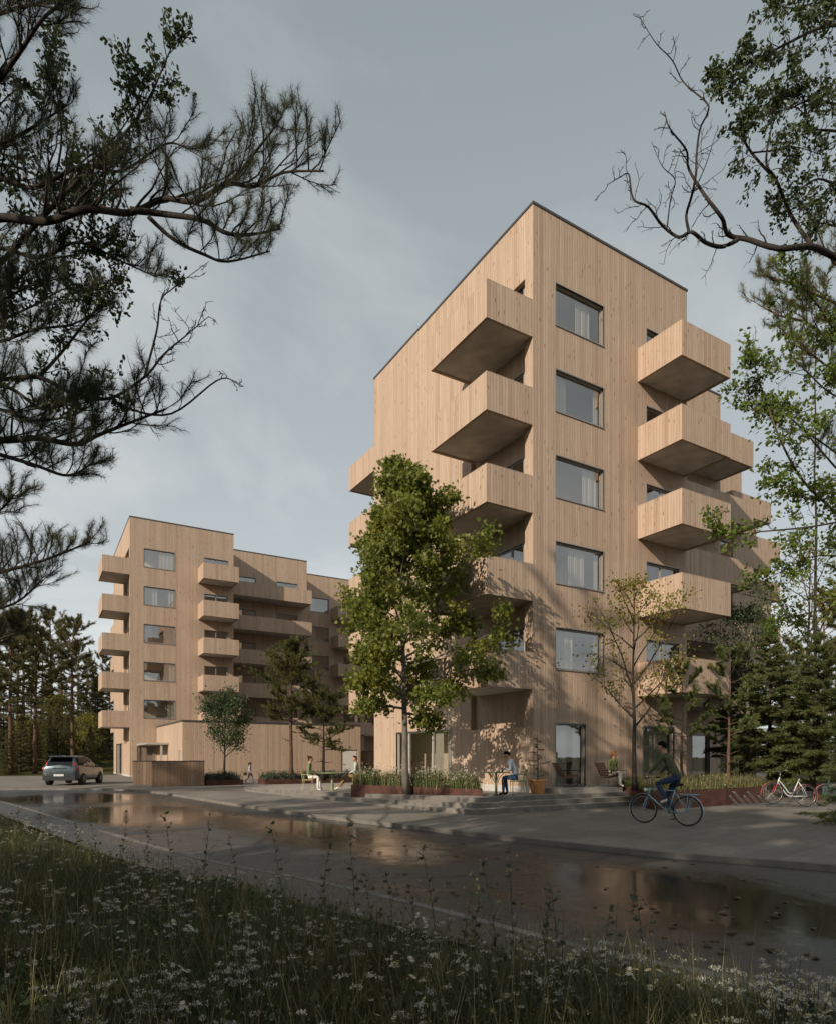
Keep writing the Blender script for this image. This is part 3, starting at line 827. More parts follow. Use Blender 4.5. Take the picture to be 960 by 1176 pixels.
# ------------------------------------------------------------------ broadleaf tree
def broadleaf(name, label, cat, loc, height, crown, g, trunk_r=.11, bare=.28, nlimb=22, leaf='leaf_maple', bark='bark_grey', lsize=.13, per=22, tpl='lobed',
              clump=.30, twigs=7, angle=(30, 62), shape=None, lean=(0, 0), group=None, up=.5, droop=.25, flatlow=1., jit=(.78, 1.12), skew=0.):
    root = thing(name, label, cat, loc, 0, group)
    T = MB(); C = MB()
    n = 14
    z = np.linspace(0, height * .97, n)
    px = np.cumsum(g.normal(size=n) * .012 * height / n * 3) + lean[0] * (z / height) ** 1.3
    py = np.cumsum(g.normal(size=n) * .012 * height / n * 3) + lean[1] * (z / height) ** 1.3
    tr = np.stack([px - px[0], py - py[0], z], 1)
    rad = trunk_r * (1 - .93 * (z / (height * .97)) ** .9); rad[0] *= 1.35; rad[1] *= 1.05
    T.tube(tr, rad, 10)
    shape = shape or (lambda h: max(0., math.sin(math.pi * min(1, max(0, h)) ** .75)) ** .8)
    P, D = [], []
    for i in range(nlimb):
        h = bare + (1 - bare) * (max(0., i + g.uniform(-.3, .3)) / nlimb) ** .95 * .97
        h = min(max(h, bare), .97)
        hh = (h - bare) / (1 - bare)
        p, d = at(tr, h)
        az = i * 2.399 + g.uniform(-.4, .4)
        el = R(g.uniform(*angle)) * (1 - .15 * hh) + .25 * hh
        el *= min(1, flatlow + hh * 2.2)
        dirv = np.array([math.cos(az) * math.cos(el), math.sin(az) * math.cos(el), math.sin(el)])
        L = max(.35, crown * max(.05, shape(min(1., hh + .08))) / max(.45, math.cos(el)) * g.uniform(*jit) * (1 + skew * math.cos(az + .51)))
        lb = wander(p, dirv, L, 7, g, .10, .02)
        r0 = max(.012, trunk_r * .42 * (1 - .6 * hh))
        T.tube(lb, np.linspace(r0, .006, 8), 5, cap=False)
        for j in range(twigs):
            t = .3 + .7 * (j + g.uniform(0, 1)) / twigs
            q, dq = at(lb, min(t, .99))
            td = unit(dq * .8 + perp(dq, g) * .8 + np.array([0, 0, .15]))
            tl = L * g.uniform(.14, .34) * (1.25 - t * .6)
            tw = wander(q, td, tl, 3, g, .15)
            T.tube(tw, np.linspace(.008, .003, 4), 3, cap=False)
            P.append(tw[-1]); D.append(tw[-1] - tw[0]); P.append(tw[2]); D.append(tw[-1] - tw[0])
        P.append(lb[-1]); D.append(lb[-1] - lb[-2])
    P.append(tr[-1]); D.append(np.array([0, 0, 1.]))
    P = np.array(P); D = unit(np.array(D))
    cnt = g.poisson(per, len(P)); keep = np.repeat(np.arange(len(P)), cnt)
    Q = P[keep] + g.normal(size=(len(keep), 3)) * clump * np.array([1, 1, .7])
    add_leaves(C, Q, lsize, g, D[keep] * .6, droop, up, tpl)
    T.build('trunk', M[bark], root, True); C.build('crown', M[leaf], root)
    return root

# ------------------------------------------------------------------ pine with clouded foliage
def pine(name, label, loc, height, crown, g, trunk_r=.16, bare=.45, nbr=26, needle='needle_far', bark='bark_pine', nl=.16, nw=.02, per=26, tufts=9, flat=.35, group=None, cat='pine tree', top=.55, dead=4, lift=.03, twl=1.):
    root = thing(name, label, cat, loc, 0, group)
    T = MB(); C = MB(); n = 12
    z = np.linspace(0, height, n)
    k = np.cumsum(g.normal(size=(n, 2)) * .014 * height / n * 2, 0); k -= k[0]
    tr = np.stack([k[:, 0], k[:, 1], z], 1)
    rad = trunk_r * (1 - .9 * (z / height) ** 1.1); rad[0] *= 1.25
    T.tube(tr, rad, 9)
    P, D = [], []
    for i in range(nbr + dead):
        isdead = i >= nbr
        h = g.uniform(bare * .55, bare) if isdead else bare + (1 - bare) * (i + g.uniform(0, 1)) / nbr * .98
        hh = max(0, (h - bare) / (1 - bare))
        p, d = at(tr, min(h, .985)); az = i * 2.399 + g.uniform(-.5, .5)
        el = R(g.uniform(-8, 22) + 38 * hh)
        L = crown * (top + (1 - top) * math.sin(math.pi * min(1, hh * .9 + .12)) if hh < .75 else (1 - hh) / .25 * top + .22) * g.uniform(.7, 1.12)
        if isdead: L *= .45
        b = wander(p, (math.cos(az) * math.cos(el), math.sin(az) * math.cos(el), math.sin(el)), L, 6, g, .12, lift)
        T.tube(b, np.linspace(max(.012, trunk_r * .3 * (1 - .7 * hh)), .006, 7), 4, cap=False)
        if isdead: continue
        for j in range(tufts):
            t = .35 + .65 * (j + g.uniform(0, 1)) / tufts
            q, dq = at(b, min(t, .99))
            sd = unit(dq * .7 + perp(dq, g) * np.array([1, 1, flat]) + np.array([0, 0, .22]))
            tw = wander(q, sd, L * g.uniform(.12, .3) * twl, 2, g, .15, .08)
            T.tube(tw, np.array([.008, .006, .004]), 3, cap=False)
            for e in (1, 2): P.append(tw[e]); D.append(tw[e] - tw[e-1])
            P.append((tw[0] + tw[1]) / 2); D.append(tw[1] - tw[0])
        P.append(b[-1]); D.append(b[-1] - b[-2])
    P.append(tr[-1]); D.append(np.array([0, 0, 1.]))
    add_needles(C, np.array(P), np.array(D), nl, nw, per, g, nl * 1.1, .9)
    T.build('trunk', M[bark], root, True); C.build('crown', M[needle], root)
    return root

# ------------------------------------------------------------------ spruce / fir
def spruce(name, label, loc, height, crown, g, trunk_r=.1, bare=.08, whorls=20, arms=9, needle='needle_spruce', nl=.10, nw=.02, per=16, group=None, cat='spruce tree', droop=-.06, step=.2):
    root = thing(name, label, cat, loc, 0, group)
    T = MB(); C = MB()
    tr = np.array([(0, 0, 0), (.02, .01, height * .5), (0, 0, height)]); T.tube(tr, [trunk_r * 1.15, trunk_r * .6, .012], 8)
    P, D = [], []
    for wv in range(whorls):
        h = bare + (1 - bare) * (wv / whorls) ** .92
        na = max(4, int(arms * (1 - .45 * h)))
        for a in range(na):
            az = a * 2 * math.pi / na + wv * 1.3 + g.uniform(-.35, .35)
            hz = min(.985, h + g.uniform(-.02, .02))
            L = crown * (1 - hz) ** .8 * g.uniform(.7, 1.12) + .10
            el = R(-6 + 42 * hz + g.uniform(-9, 9))
            b = wander((0, 0, hz * height), (math.cos(az) * math.cos(el), math.sin(az) * math.cos(el), math.sin(el)), L, 5, g, .07, droop * .5)
            T.tube(b, np.linspace(.016, .004, 6), 3, cap=False)
            k = max(3, int(L / step))
            for j in range(k):
                q, dq = at(b, min(.99, .22 + .78 * (j + .6) / k))
                sidev = unit(np.cross(dq, [0, 0, 1]))
                for s in (-1, 1):
                    sd = unit(dq * .75 + sidev * s * .8 + np.array([0, 0, -.12 + g.normal() * .12]))
                    tl = min(.42, L * .32) * g.uniform(.6, 1.1) * (1.1 - .5 * j / k)
                    P.append(q + sd * tl); D.append(sd); P.append(q + sd * tl * .5); D.append(sd)
            P.append(b[-1]); D.append(b[-1] - b[-2])
    P.append(np.array([0, 0, height])); D.append(np.array([0, 0, 1.]))
    add_needles(C, np.array(P), np.array(D), nl, nw, per, g, .2, .75)
    T.build('trunk', M['bark_dark'], root, True); C.build('crown', M[needle], root)
    return root

G_ = lambda s: np.random.default_rng(s)

# ------------------------------------------------------------------ trees standing on the site
g = G_(3)
mp = W(-.37, 21.2); MAPLE = (mp[0], mp[1], tz(mp[1]) + .05)
broadleaf('maple_tree', 'full green maple with yellowing tips in the planter before the near block', 'maple tree', MAPLE, 11.2, 3.1, g, trunk_r=.118, bare=.24, nlimb=60,
          lsize=.135, per=34, clump=.17, twigs=10, angle=(16, 46), up=.15, droop=.3, flatlow=.15, jit=(.62, 1.22), skew=.16,
          shape=lambda h: float(np.interp(h, [0, .1, .22, .36, .5, .66, .8, 1], [.50, .66, .82, .95, .78, .52, .30, .12])))
bp = W(6.92, 20.6); 
broadleaf('birch_tree', 'slender sparse birch with yellowing leaves, beside the cyclist and rusty planter', 'birch tree', (bp[0], bp[1], .5), 7.0, 1.75, G_(12), trunk_r=.085, bare=.30, nlimb=17,
          leaf='leaf_birch', bark='bark_dark', lsize=.095, per=11, clump=.17, twigs=6, tpl='ovate', angle=(30, 55), shape=lambda h: .95 if h < .5 else max(.2, .95 - (h - .5) * 1.7), droop=.5)
rp = W(-11.1, 37.0)
broadleaf('round_tree', 'small round-crowned dark green tree in the planter by the timber screen', 'tree', (rp[0], rp[1], .25), 4.3, 1.3, G_(5), trunk_r=.075, bare=.30, nlimb=22,
          leaf='leaf_round', bark='bark_dark', lsize=.11, per=26, clump=.21, twigs=6, tpl='ovate', angle=(28, 58), shape=lambda h: .6 + .5 * math.sin(math.pi * min(1, h + .12)))
p1 = W(-7.5, 38.3); p2 = W(-5.65, 38.6)
pine('pine_tree', 'taller young pine with bare lower trunk before the annex', (p1[0], p1[1], .2), 8.0, 2.05, G_(21), trunk_r=.14, bare=.42, nbr=40, needle='needle_warm', nl=.15, nw=.018, per=42, tufts=17, top=.55, flat=.7, twl=1.6)
pine('pine_tree', 'shorter young pine with spreading tiers before the annex, behind the seated couple', (p2[0], p2[1], .2), 4.9, 1.95, G_(29), trunk_r=.10, bare=.34, nbr=24, needle='needle_warm', nl=.14, nw=.018, per=42, tufts=17, twl=1.5, bark='bark_dark', top=.8, lift=0.)

# conifers on the planted strip at the right
def rp_(px, f, z=.0): q = G(px, f); return (q[0], q[1], z)
pine('pine_tree', 'thin young pine with pale trunk in the rusty planter behind the cyclist', rp_(836, 23.2, .5), 5.0, 1.35, G_(31), trunk_r=.065, bare=.26, nbr=20, needle='needle_spruce', nl=.13, nw=.022, per=40, tufts=8, top=.7)
pine('pine_tree', 'dark slim young pine just behind the cyclist, before the balcony shade', rp_(783, 22.6, .5), 4.1, 1.25, G_(33), trunk_r=.05, bare=.40, nbr=15, needle='needle_spruce', nl=.13, nw=.022, per=40, tufts=7, bark='bark_dark', top=.8)
SPR = 'conifers grouped behind the bicycle rack'
spruce('spruce_tree', 'broad bushy spruce right behind the parked bicycles', rp_(884, 25.5), 6.6, 2.1, G_(41), bare=.2, whorls=20, arms=10, nl=.13, nw=.03, per=27, group=SPR)
spruce('spruce_tree', 'tall spruce standing between the bushy spruce and the near block', rp_(851, 29.5), 6.9, 2.0, G_(42), bare=.26, whorls=19, arms=9, nl=.14, nw=.032, per=25, group=SPR)
spruce('spruce_tree', 'dark spruce at the edge of the view beyond the parked bicycles', rp_(940, 24.0), 6.2, 2.2, G_(43), bare=.13, whorls=20, arms=10, nl=.13, nw=.03, per=27, group=SPR)
spruce('spruce_tree', 'low dark fir reaching in front of the parked bicycle rear wheel', rp_(992, 15.4), 3.5, 1.2, G_(44), bare=.03, whorls=17, arms=9, nl=.08, nw=.015, per=20, group=SPR)
spruce('spruce_tree', 'narrow spruce glimpsed deep behind the bicycle rack', rp_(915, 36.), 8.2, 2.2, G_(45), bare=.2, whorls=17, arms=9, nl=.17, nw=.034, per=14, group=SPR)
pine('pine_tree', 'tall thin pine with long bare trunk rising above the spruces', rp_(936, 27.5), 21.5, 2.9, G_(46), trunk_r=.085, bare=.74, nbr=18, needle='needle_warm', nl=.2, nw=.022, per=30, tufts=9, dead=10, bark='bark_dark')
broadleaf('birch_tree', 'pale-trunked loose tree rising behind the spruces at the rack', 'birch tree', rp_(862, 28.0), 8.2, 1.9, G_(47), trunk_r=.14, bare=.35, nlimb=16, leaf='leaf_round', bark='bark_grey', lsize=.10, per=20, clump=.26, twigs=7, tpl='ovate')
broadleaf('alder_tree', 'airy green tree between tall pine and the stepped balconies', 'tree', rp_(930, 30.0), 12.2, 2.5, G_(48), trunk_r=.12, bare=.3, nlimb=22, leaf='leaf_birch', bark='bark_dark', lsize=.11, per=7, clump=.34, twigs=6, tpl='ovate')

# ------------------------------------------------------------------ forest behind car and far block
FOR = 'forest pines behind the parked car'
protos = [pine('pine_tree', 'forest pine behind the parked car', (0, 0, 0), 17., 3.0, G_(60 + q), trunk_r=.24, bare=[.5, .34, .62][q], nbr=[34, 42, 28][q], needle='needle_far', nl=.36, nw=.055, per=17, tufts=8, group=FOR, dead=6) for q in range(3)]
sp_protos = [spruce('spruce_tree', 'dark forest spruce behind the parked car', (0, 0, 0), 14., 3.2, G_(70 + q), trunk_r=.2, bare=.05, whorls=26, arms=10, needle='needle_far', nl=.34, nw=.06, per=9, group='forest spruces behind the parked car', step=.42) for q in range(2)]
fl = [  # px, distance, height, kind
    (84, 66, 15.6, 2), (40, 62, 14.2, 0), (57, 74, 17.6, 0), (12, 60, 15.0, 1), (-16, 58, 14.5, 0), (28, 72, 17.0, 2), (70, 84, 16.2, 1), (100, 82, 12.5, 1), (-40, 66, 17., 1), (118, 90, 14.2, 0),
    (-2, 84, 18., 0), (48, 92, 17, 1), (90, 100, 16, 0), (20, 98, 20, 1), (132, 104, 13.5, 1), (-60, 62, 16, 2)]
sl = [(96, 72, 9.2, 0), (112, 78, 10.5, 1), (66, 68, 6.4, 1), (24, 64, 5.6, 0), (4, 70, 8.5, 1), (-22, 62, 7., 0), (50, 80, 9.0, 0), (126, 84, 9.0, 0), (82, 78, 7.4, 1), (36, 88, 10., 1), (-46, 74, 11, 0), (40, 66, 5.0, 0), (78, 70, 5.5, 1), (104, 66, 4.6, 0), (10, 60, 4.4, 1), (58, 78, 8.6, 0), (16, 80, 9.4, 1), (72, 92, 11., 0), (110, 94, 11., 1), (-8, 78, 10., 0)]
def hz_(x, y): return -.2 + 9.5 * max(0, min(1, (y - 70) / 110)) ** 1.1
gg = G_(80); used = set()
for px, f, h, k in fl:
    q = G(px, f); o = protos[k]
    s = h / 17.
    if k in used: o = copy_thing(o, (q[0], q[1], hz_(q[0], q[1])), gg.uniform(0, 6), s)
    else: used.add(k); o.location = (q[0], q[1], hz_(q[0], q[1])); o.scale = (s, s, s)
usd = set()
for px, f, h, k in sl:
    q = G(px, f); o = sp_protos[k]; s = h / 14.
    if k in usd: o = copy_thing(o, (q[0], q[1], hz_(q[0], q[1])), gg.uniform(0, 6), s)
    else: usd.add(k); o.location = (q[0], q[1], hz_(q[0], q[1])); o.scale = (s, s, s)
# paler broadleaved trees along the forest edge
bt = None
for px, f, h in [(101, 69, 5.6), (30, 66, 5.2), (68, 74, 7.5)]:
    q = G(px, f); z = hz_(q[0], q[1])
    if bt is None: bt = broadleaf('birch_tree', 'paler loose birch at the forest edge behind the car', 'birch tree', (q[0], q[1], z), h, 1.6, G_(90), trunk_r=.07, bare=.16, nlimb=22, leaf='leaf_birch', bark='bark_grey', lsize=.13, per=11, clump=.30, twigs=6, tpl='ovate', group='pale birches at the forest edge')
    else: copy_thing(bt, (q[0], q[1], z), gg.uniform(0, 6), h / 5.6)
# woodland beyond the near block's far end
for px, f, h, k in [(905, 62, 13, 1), (948, 52, 15, 0), (985, 46, 16, 2), (1010, 40, 15, 1)]:
    q = G(px, f); copy_thing(protos[k], (q[0], q[1], -.05), gg.uniform(0, 6), h / 17., 'distant pine seen through the trees past the bicycle rack', 'pines past the bicycle rack')
for px, f, h, k in [(898, 48, 7, 0), (925, 44, 8, 1), (960, 40, 9, 0)]:
    q = G(px, f); copy_thing(sp_protos[k], (q[0], q[1], -.05), gg.uniform(0, 6), h / 14., 'distant spruce seen through the trees past the bicycle rack', 'spruces past the bicycle rack')
# belt of roadside pines on the sun side: they stand outside the frame and shade road, meadow and facade foot; far western rows are added for glass reflections
BELT = [(-11, -3.9, 14.5, 1), (-9.5, -6.0, 13.5, 1), (-13.5, -13.5, 17, 1), (-17, -9.5, 17, 0), (-12.5, -6.5, 15, 1), (-15.5, -2.5, 16, 1), (-12.5, 0.2, 14.5, 1), (-16.5, 0.0, 16, 0), (-30, 22, 20, 1), (-27, 19.2, 18.5, 1), (-15.2, 1.6, 16, 1), (-20, -1.6, 18, 1), (-21, -4.0, 19, 1), (-21, -8, 19, 0), (-8.5, -9.5, 17, 1), (-7.5, -4.0, 16, 1), (-24, 8, 18, 0), (-46, 16, 14, 0), (-48, 22, 15, 1), (-45, 27, 14, 2), (-49, 33, 15, 1), (-46, 39, 14, 0), (-40, 58, 15, 1), (-34, 62, 16, 2), (-48, 62, 16, 0), (-56, 56, 15, 1), (-52, 50, 14, 0), (-62, 64, 16, 1), (-30, 70, 16, 0), (-44, 72, 17, 1)]
op = pine('pine_tree', 'tall pine outside the view, for shade and glass reflections', (-10.5, 6.0, -.1), 21.5, 2.9, G_(97), trunk_r=.2, bare=.60, nbr=15, needle='needle_far', nl=.34, nw=.05, per=11, tufts=6, group='roadside pines shading the meadow', dead=5)
copy_thing(op, (-12.8, 3.4, -.1), 2., .9)
for x, y, h, k in BELT:
    copy_thing(protos[k], (x, y, -.1), gg.uniform(0, 6), (h / 17. * 1.15, h / 17. * 1.15, h / 17.), 'tall pine outside the view, for shade and glass reflections', 'roadside pines shading the meadow')
# ------------------------------------------------------------------ big trees whose limbs reach into the view
def crom(pts, n=6):
    P = np.array(pts, float)
    return smooth3(P, n)
def smooth3(P, n):
    out = []
    for i in range(len(P) - 1):
        p0, p1, p2, p3 = P[max(i-1, 0)], P[i], P[i+1], P[min(i+2, len(P)-1)]
        for k in range(n):
            t = k / n
            out.append(.5 * ((2*p1) + (-p0 + p2)*t + (2*p0 - 5*p1 + 4*p2 - p3)*t*t + (-p0 + 3*p1 - 3*p2 + p3)*t**3))
    out.append(P[-1]); return np.array(out)

def px_line(pts, f0, f1, n=5):
    """image-plane sketch of a limb -> 3-D polyline whose distance changes from f0 to f1"""
    k = len(pts)
    return smooth3(np.array([U(x, y, f0 + (f1 - f0) * i / (k - 1) + .25 * math.sin(i * 1.7)) for i, (x, y) in enumerate(pts)]), n)

def limb_pine(T, ends, line, r0, r1, g, sub=.32, L=(.5, 1.25), start=.15, tw=6, lift=.12, dens=1.):
    """side shoots and twig ends along a limb; ENDS collects (point, direction) of the needle tufts"""
    T.tube(line, np.linspace(r0, r1, len(line)), 7)
    tot = np.linalg.norm(np.diff(line, axis=0), axis=1).sum()
    n = max(2, int(tot * (1 - start) / (sub * .60)))
    for i in range(n):
        t = start + (1 - start) * (i + g.uniform(0, 1)) / n
        p, d = at(line, min(t, .995))
        ll = g.uniform(*L) * (1.15 - .5 * t)
        pv = perp(d, g); pv[2] = abs(pv[2]) * .8 + (.15 if g.uniform() < .75 else -.5)
        b = wander(p, d * .75 + pv * .8, ll, 5, g, .16, lift)
        T.tube(b, np.linspace(max(.007, r0 * .35 * (1 - .6 * t)), .005, 6), 4, cap=False)
        for j in range(tw):
            tt = .25 + .75 * (j + g.uniform(0, 1)) / tw
            q, dq = at(b, min(tt, .99))
            s = wander(q, dq * .9 + perp(dq, g) * .7 + np.array([0, 0, .25]), ll * g.uniform(.2, .42), 3, g, .12, .10)
            T.tube(s, np.linspace(.006, .0035, 4), 3, cap=False)
            if g.uniform() < dens: ends.append((s[-1], s[-1] - s[-2]))
        if g.uniform() < dens: ends.append((b[-1], b[-1] - b[-2]))
    ends.append((line[-1], line[-1] - line[-2]))

def limb_leafy(T, ends, line, r0, r1, g, sub=.22, L=(.4, 1.), start=.1, tw=5, bare_share=.25, end_bare=False, lift=.03, rec=True):
    T.tube(line, np.linspace(r0, r1, len(line)), 7)
    tot = np.linalg.norm(np.diff(line, axis=0), axis=1).sum()
    n = max(2, int(tot * (1 - start) / (sub * .72)))
    for i in range(n):
        t = start + (1 - start) * (i + g.uniform(0, 1)) / n
        p, d = at(line, min(t, .995)); ll = g.uniform(*L) * (1.1 - .55 * t)
        b = wander(p, d * .6 + perp(d, g) * .9 + np.array([0, 0, lift]), ll, 6, g, .26, lift)
        T.tube(b, np.linspace(max(.005, r0 * .3 * (1 - .6 * t)), .0035, 7), 4, cap=False)
        bare = g.uniform() < bare_share or (end_bare and t > .6)
        for j in range(tw):
            q, dq = at(b, min(.99, .2 + .8 * (j + g.uniform(0, 1)) / tw))
            s = wander(q, dq * .7 + perp(dq, g) * .8, ll * g.uniform(.15, .4), 3, g, .28)
            T.tube(s, np.linspace(.004, .0022, 4), 3, cap=False)
            if not bare:
                ends.append((s[-1], s[-1] - s[-2])); ends.append((s[1], s[-1] - s[-2]))

def finish(root, T, pine_ends, leaf_ends, bark, needle=None, leaf=None, nl=.12, nw=.0036, per=70, along=.24, lsize=.06, lper=5, clump=.035, g=None, tpl='ellipse', up=.3):
    T.build('trunk', M[bark], root, True)
    C = MB()
    if pine_ends: add_needles(C, np.array([e[0] for e in pine_ends]), np.array([e[1] for e in pine_ends]), nl, nw, per, g, along, .85)
    if leaf_ends:
        P = np.array([e[0] for e in leaf_ends]); D = unit(np.array([e[1] for e in leaf_ends]))
        k = np.repeat(np.arange(len(P)), g.poisson(lper, len(P)))
        add_leaves(C, P[k] + g.normal(size=(len(k), 3)) * clump, lsize, g, D[k] * .9, .1, up, tpl)
    C.build('crown', M[needle or leaf], root)

def trunk_to(T, base, top, r0, r1, g, bend=.25):
    b, t = np.array(base, float), np.array(top, float)
    n = 10; k = np.linspace(0, 1, n)[:, None]
    pts = b * (1 - k) + t * k + np.concatenate([[[0, 0, 0]], g.normal(size=(n - 1, 3)) * .06 * [1, 1, 0]])
    T.tube(pts, np.linspace(r0, r1, n) * np.concatenate([[1.3], np.ones(n - 1)]), 12)
    return pts

def crown_fill(T, ends, tr, h0, h1, n, L, g, fn, r=.05, avoid=None):
    """limbs on the sides of the trunk that lie outside the frame"""
    for i in range(n):
        t = h0 + (h1 - h0) * (i + g.uniform(0, 1)) / n
        p, d = at(tr, t); az = i * 2.4 + g.uniform(-.5, .5)
        dv = np.array([math.cos(az), math.sin(az), g.uniform(.05, .5)])
        if avoid is not None and np.dot(unit(dv[:2]), avoid) > .1: continue
        fn(T, ends, wander(p, dv, g.uniform(*L), 8, g, .1, .01), r, .01, g)

# --- old pine, trunk just outside the frame on the meadow side
g = G_(101)
root = thing('pine_tree', 'dark overhanging pine whose long limbs reach over the meadow and road', 'pine tree', (0, 0, 0))
T = MB(); E = []
base = W(-7.6, 6.0); tr = trunk_to(T, base + [0, 0, -.1], base + [.3, .2, 14.5], .30, .06, g)
def from_trunk(h): return at(tr, h / 14.6)[0]
def limb(pts, f0, f1, h, r0, r1, **kw):
    ln = px_line(pts, f0, f1)
    s = from_trunk(h); ln = np.concatenate([smooth3(np.array([s, (s + ln[0]) / 2 + [0, 0, .12], ln[0]]), 4)[:-1], ln])
    kw.setdefault('start', .3)
    limb_pine(T, E, ln, r0, r1, g, **kw)
limb([(-60, 268), (0, 250), (52, 254), (100, 240), (150, 244), (188, 228), (225, 231), (262, 211), (292, 214), (325, 198), (372, 196)], 8.4, 8.0, 8.2, .066, .010, L=(.5, 1.15), sub=.26, dens=.95)
limb_pine(T, E, px_line([(150, 241), (192, 246), (232, 252), (262, 268), (295, 268), (322, 262)], 8.15, 7.6), .042, .01, g, L=(.4, .85), start=.25, sub=.26)
limb_pine(T, E, px_line([(232, 226), (268, 205), (290, 178), (318, 142), (330, 120)], 8.05, 8.5), .026, .008, g, L=(.35, .75), start=.2, sub=.24)
limb_pine(T, E, px_line([(170, 248), (200, 275), (235, 292), (262, 300), (310, 288)], 8.15, 7.7), .028, .008, g, L=(.35, .7), start=.3, sub=.27)
limb([(-60, 130), (-10, 100), (22, 60), (50, 20), (84, -4)], 8.2, 7.8, 9.9, .05, .012, L=(.5, 1.0), sub=.24)
limb([(-50, 35), (0, 15), (40, 5), (72, 12)], 8.4, 8.0, 10.9, .04, .01, L=(.4, .8), sub=.24)
limb([(-60, 195), (-10, 170), (30, 150), (78, 120)], 8.6, 9.1, 9.2, .05, .01, L=(.5, 1.0), sub=.26)
limb([(-60, 488), (0, 505), (44, 503), (87, 510), (114, 499), (153, 484), (190, 470)], 8.7, 8.2, 6.1, .06, .012, L=(.45, .95), sub=.25)
limb([(-60, 505), (0, 522), (40, 534), (79, 546), (108, 530)], 8.6, 8.0, 5.9, .045, .01, L=(.35, .8), sub=.28)
limb([(-40, 440), (10, 445), (50, 470), (85, 455), (118, 440)], 8.8, 9.2, 6.7, .04, .01, L=(.5, .9), sub=.28)
limb([(-60, 668), (-20, 662), (20, 652), (60, 640), (104, 622)], 10.8, 10.4, 4.3, .05, .012, L=(.45, .9), sub=.26)
limb([(-60, 715), (-10, 702), (22, 690), (46, 668)], 11.2, 10.8, 3.8, .04, .012, L=(.5, .95), sub=.24)
limb([(-60, 612), (-25, 600), (0, 586), (16, 568)], 11.2, 11.0, 5.0, .04, .012, L=(.4, .8), sub=.24)
limb([(-60, 755), (-25, 748), (0, 734), (24, 726)], 11.8, 11.6, 3.4, .04, .012, L=(.4, .7), sub=.26)
crown_fill(T, E, tr, .62, .99, 12, (1.4, 2.6), g, lambda *a: limb_pine(*a, sub=.6, tw=4), avoid=RT)
limb([(-60, 400), (0, 392), (40, 378), (84, 372), (120, 350)], 9.0, 8.7, 6.9, .035, .008, L=(.45, .95), sub=.22)
limb([(-60, 345), (-10, 348), (30, 330), (62, 318)], 8.9, 8.7, 7.3, .03, .008, L=(.4, .85), sub=.22)
limb([(-60, 470), (0, 470), (36, 482), (80, 478), (110, 462)], 8.5, 8.2, 6.3, .035, .008, L=(.4, .85), sub=.22)
limb([(-60, 300), (0, 285), (45, 296), (90, 278), (140, 300), (180, 318)], 9.2, 8.8, 7.6, .04, .008, L=(.4, .9), sub=.3)
limb([(-60, 220), (0, 205), (40, 215), (95, 190), (140, 196), (190, 165), (215, 170)], 8.9, 8.6, 8.6, .045, .008, L=(.4, .95), sub=.28)
finish(root, T, E, None, 'bark_dark', needle='needle', nl=.125, nw=.0030, per=60, along=.22, g=g)

# --- small-leaved tree mixed with the pine
g = G_(105)
root = thing('oak_tree', 'small-leaved oak with crooked half-bare twigs tangled among the pine limbs', 'oak tree', (0, 0, 0))
T = MB(); E = []
base = W(-7.5, 5.0); tr = trunk_to(T, base + [0, 0, -.1], base + [.4, -.3, 12.], .2, .05, g)
def limb2(pts, f0, f1, h, r0, r1, **kw):
    ln = px_line(pts, f0, f1); s = at(tr, h / 12.1)[0]
    ln = np.concatenate([smooth3(np.array([s, (s + ln[0]) / 2 + [0, 0, .1], ln[0]]), 4)[:-1], ln]); kw.setdefault('start', .3)
    limb_leafy(T, E, ln, r0, r1, g, **kw)
limb2([(-50, 340), (0, 302), (44, 254), (87, 210), (122, 175), (157, 136), (179, 96), (201, 44)], 8.9, 8.5, 7.2, .05, .006, sub=.17, L=(.3, .75), bare_share=.15)
limb_leafy(T, E, px_line([(52, 246), (70, 170), (66, 110), (54, 70), (62, 36)], 8.9, 9.2), .018, .004, g, sub=.16, L=(.2, .5), bare_share=.1)
limb_leafy(T, E, px_line([(60, 235), (95, 185), (130, 160), (165, 100), (140, 70)], 8.9, 8.6), .014, .004, g, sub=.18, L=(.2, .5), bare_share=.15)
limb2([(-50, 420), (0, 435), (44, 433), (87, 453), (127, 457), (166, 433), (188, 407), (214, 385), (240, 363)], 8.6, 8.2, 6.2, .042, .004, sub=.24, L=(.3, .7), end_bare=True)
limb_leafy(T, E, px_line([(127, 457), (150, 470), (197, 475), (249, 437), (268, 437), (280, 444)], 8.3, 8.0), .018, .003, g, sub=.3, L=(.2, .45), bare_share=1.)
limb_leafy(T, E, px_line([(44, 433), (66, 410), (90, 380), (120, 340), (128, 310), (115, 285)], 8.5, 8.9), .024, .004, g, sub=.17, L=(.25, .6), bare_share=.25)
limb_leafy(T, E, px_line([(166, 433), (180, 380), (185, 345), (200, 330), (240, 300)], 8.3, 8.6), .016, .003, g, sub=.26, L=(.2, .45), bare_share=.7)
limb2([(-50, 320), (0, 330), (50, 300), (95, 290), (140, 270)], 9.0, 9.2, 6.9, .03, .005, sub=.16, L=(.35, .7), bare_share=.1)
limb2([(-50, 380), (-10, 372), (40, 350), (80, 330), (130, 335)], 9.2, 9.4, 6.6, .03, .005, sub=.17, L=(.35, .7), bare_share=.2)
limb2([(-50, 215), (0, 190), (40, 200), (85, 225), (120, 215)], 9.3, 9.5, 8.4, .03, .005, sub=.18, L=(.35, .7), bare_share=.15)
limb2([(-50, 230), (-20, 170), (0, 120), (30, 95)], 9.0, 9.2, 8.8, .03, .005, sub=.2, L=(.3, .6), bare_share=.1)
crown_fill(T, E, tr, .6, .99, 9, (1.3, 2.4), g, lambda *a: limb_leafy(*a, sub=.4, tw=4, L=(.6, 1.4)), r=.035, avoid=RT)
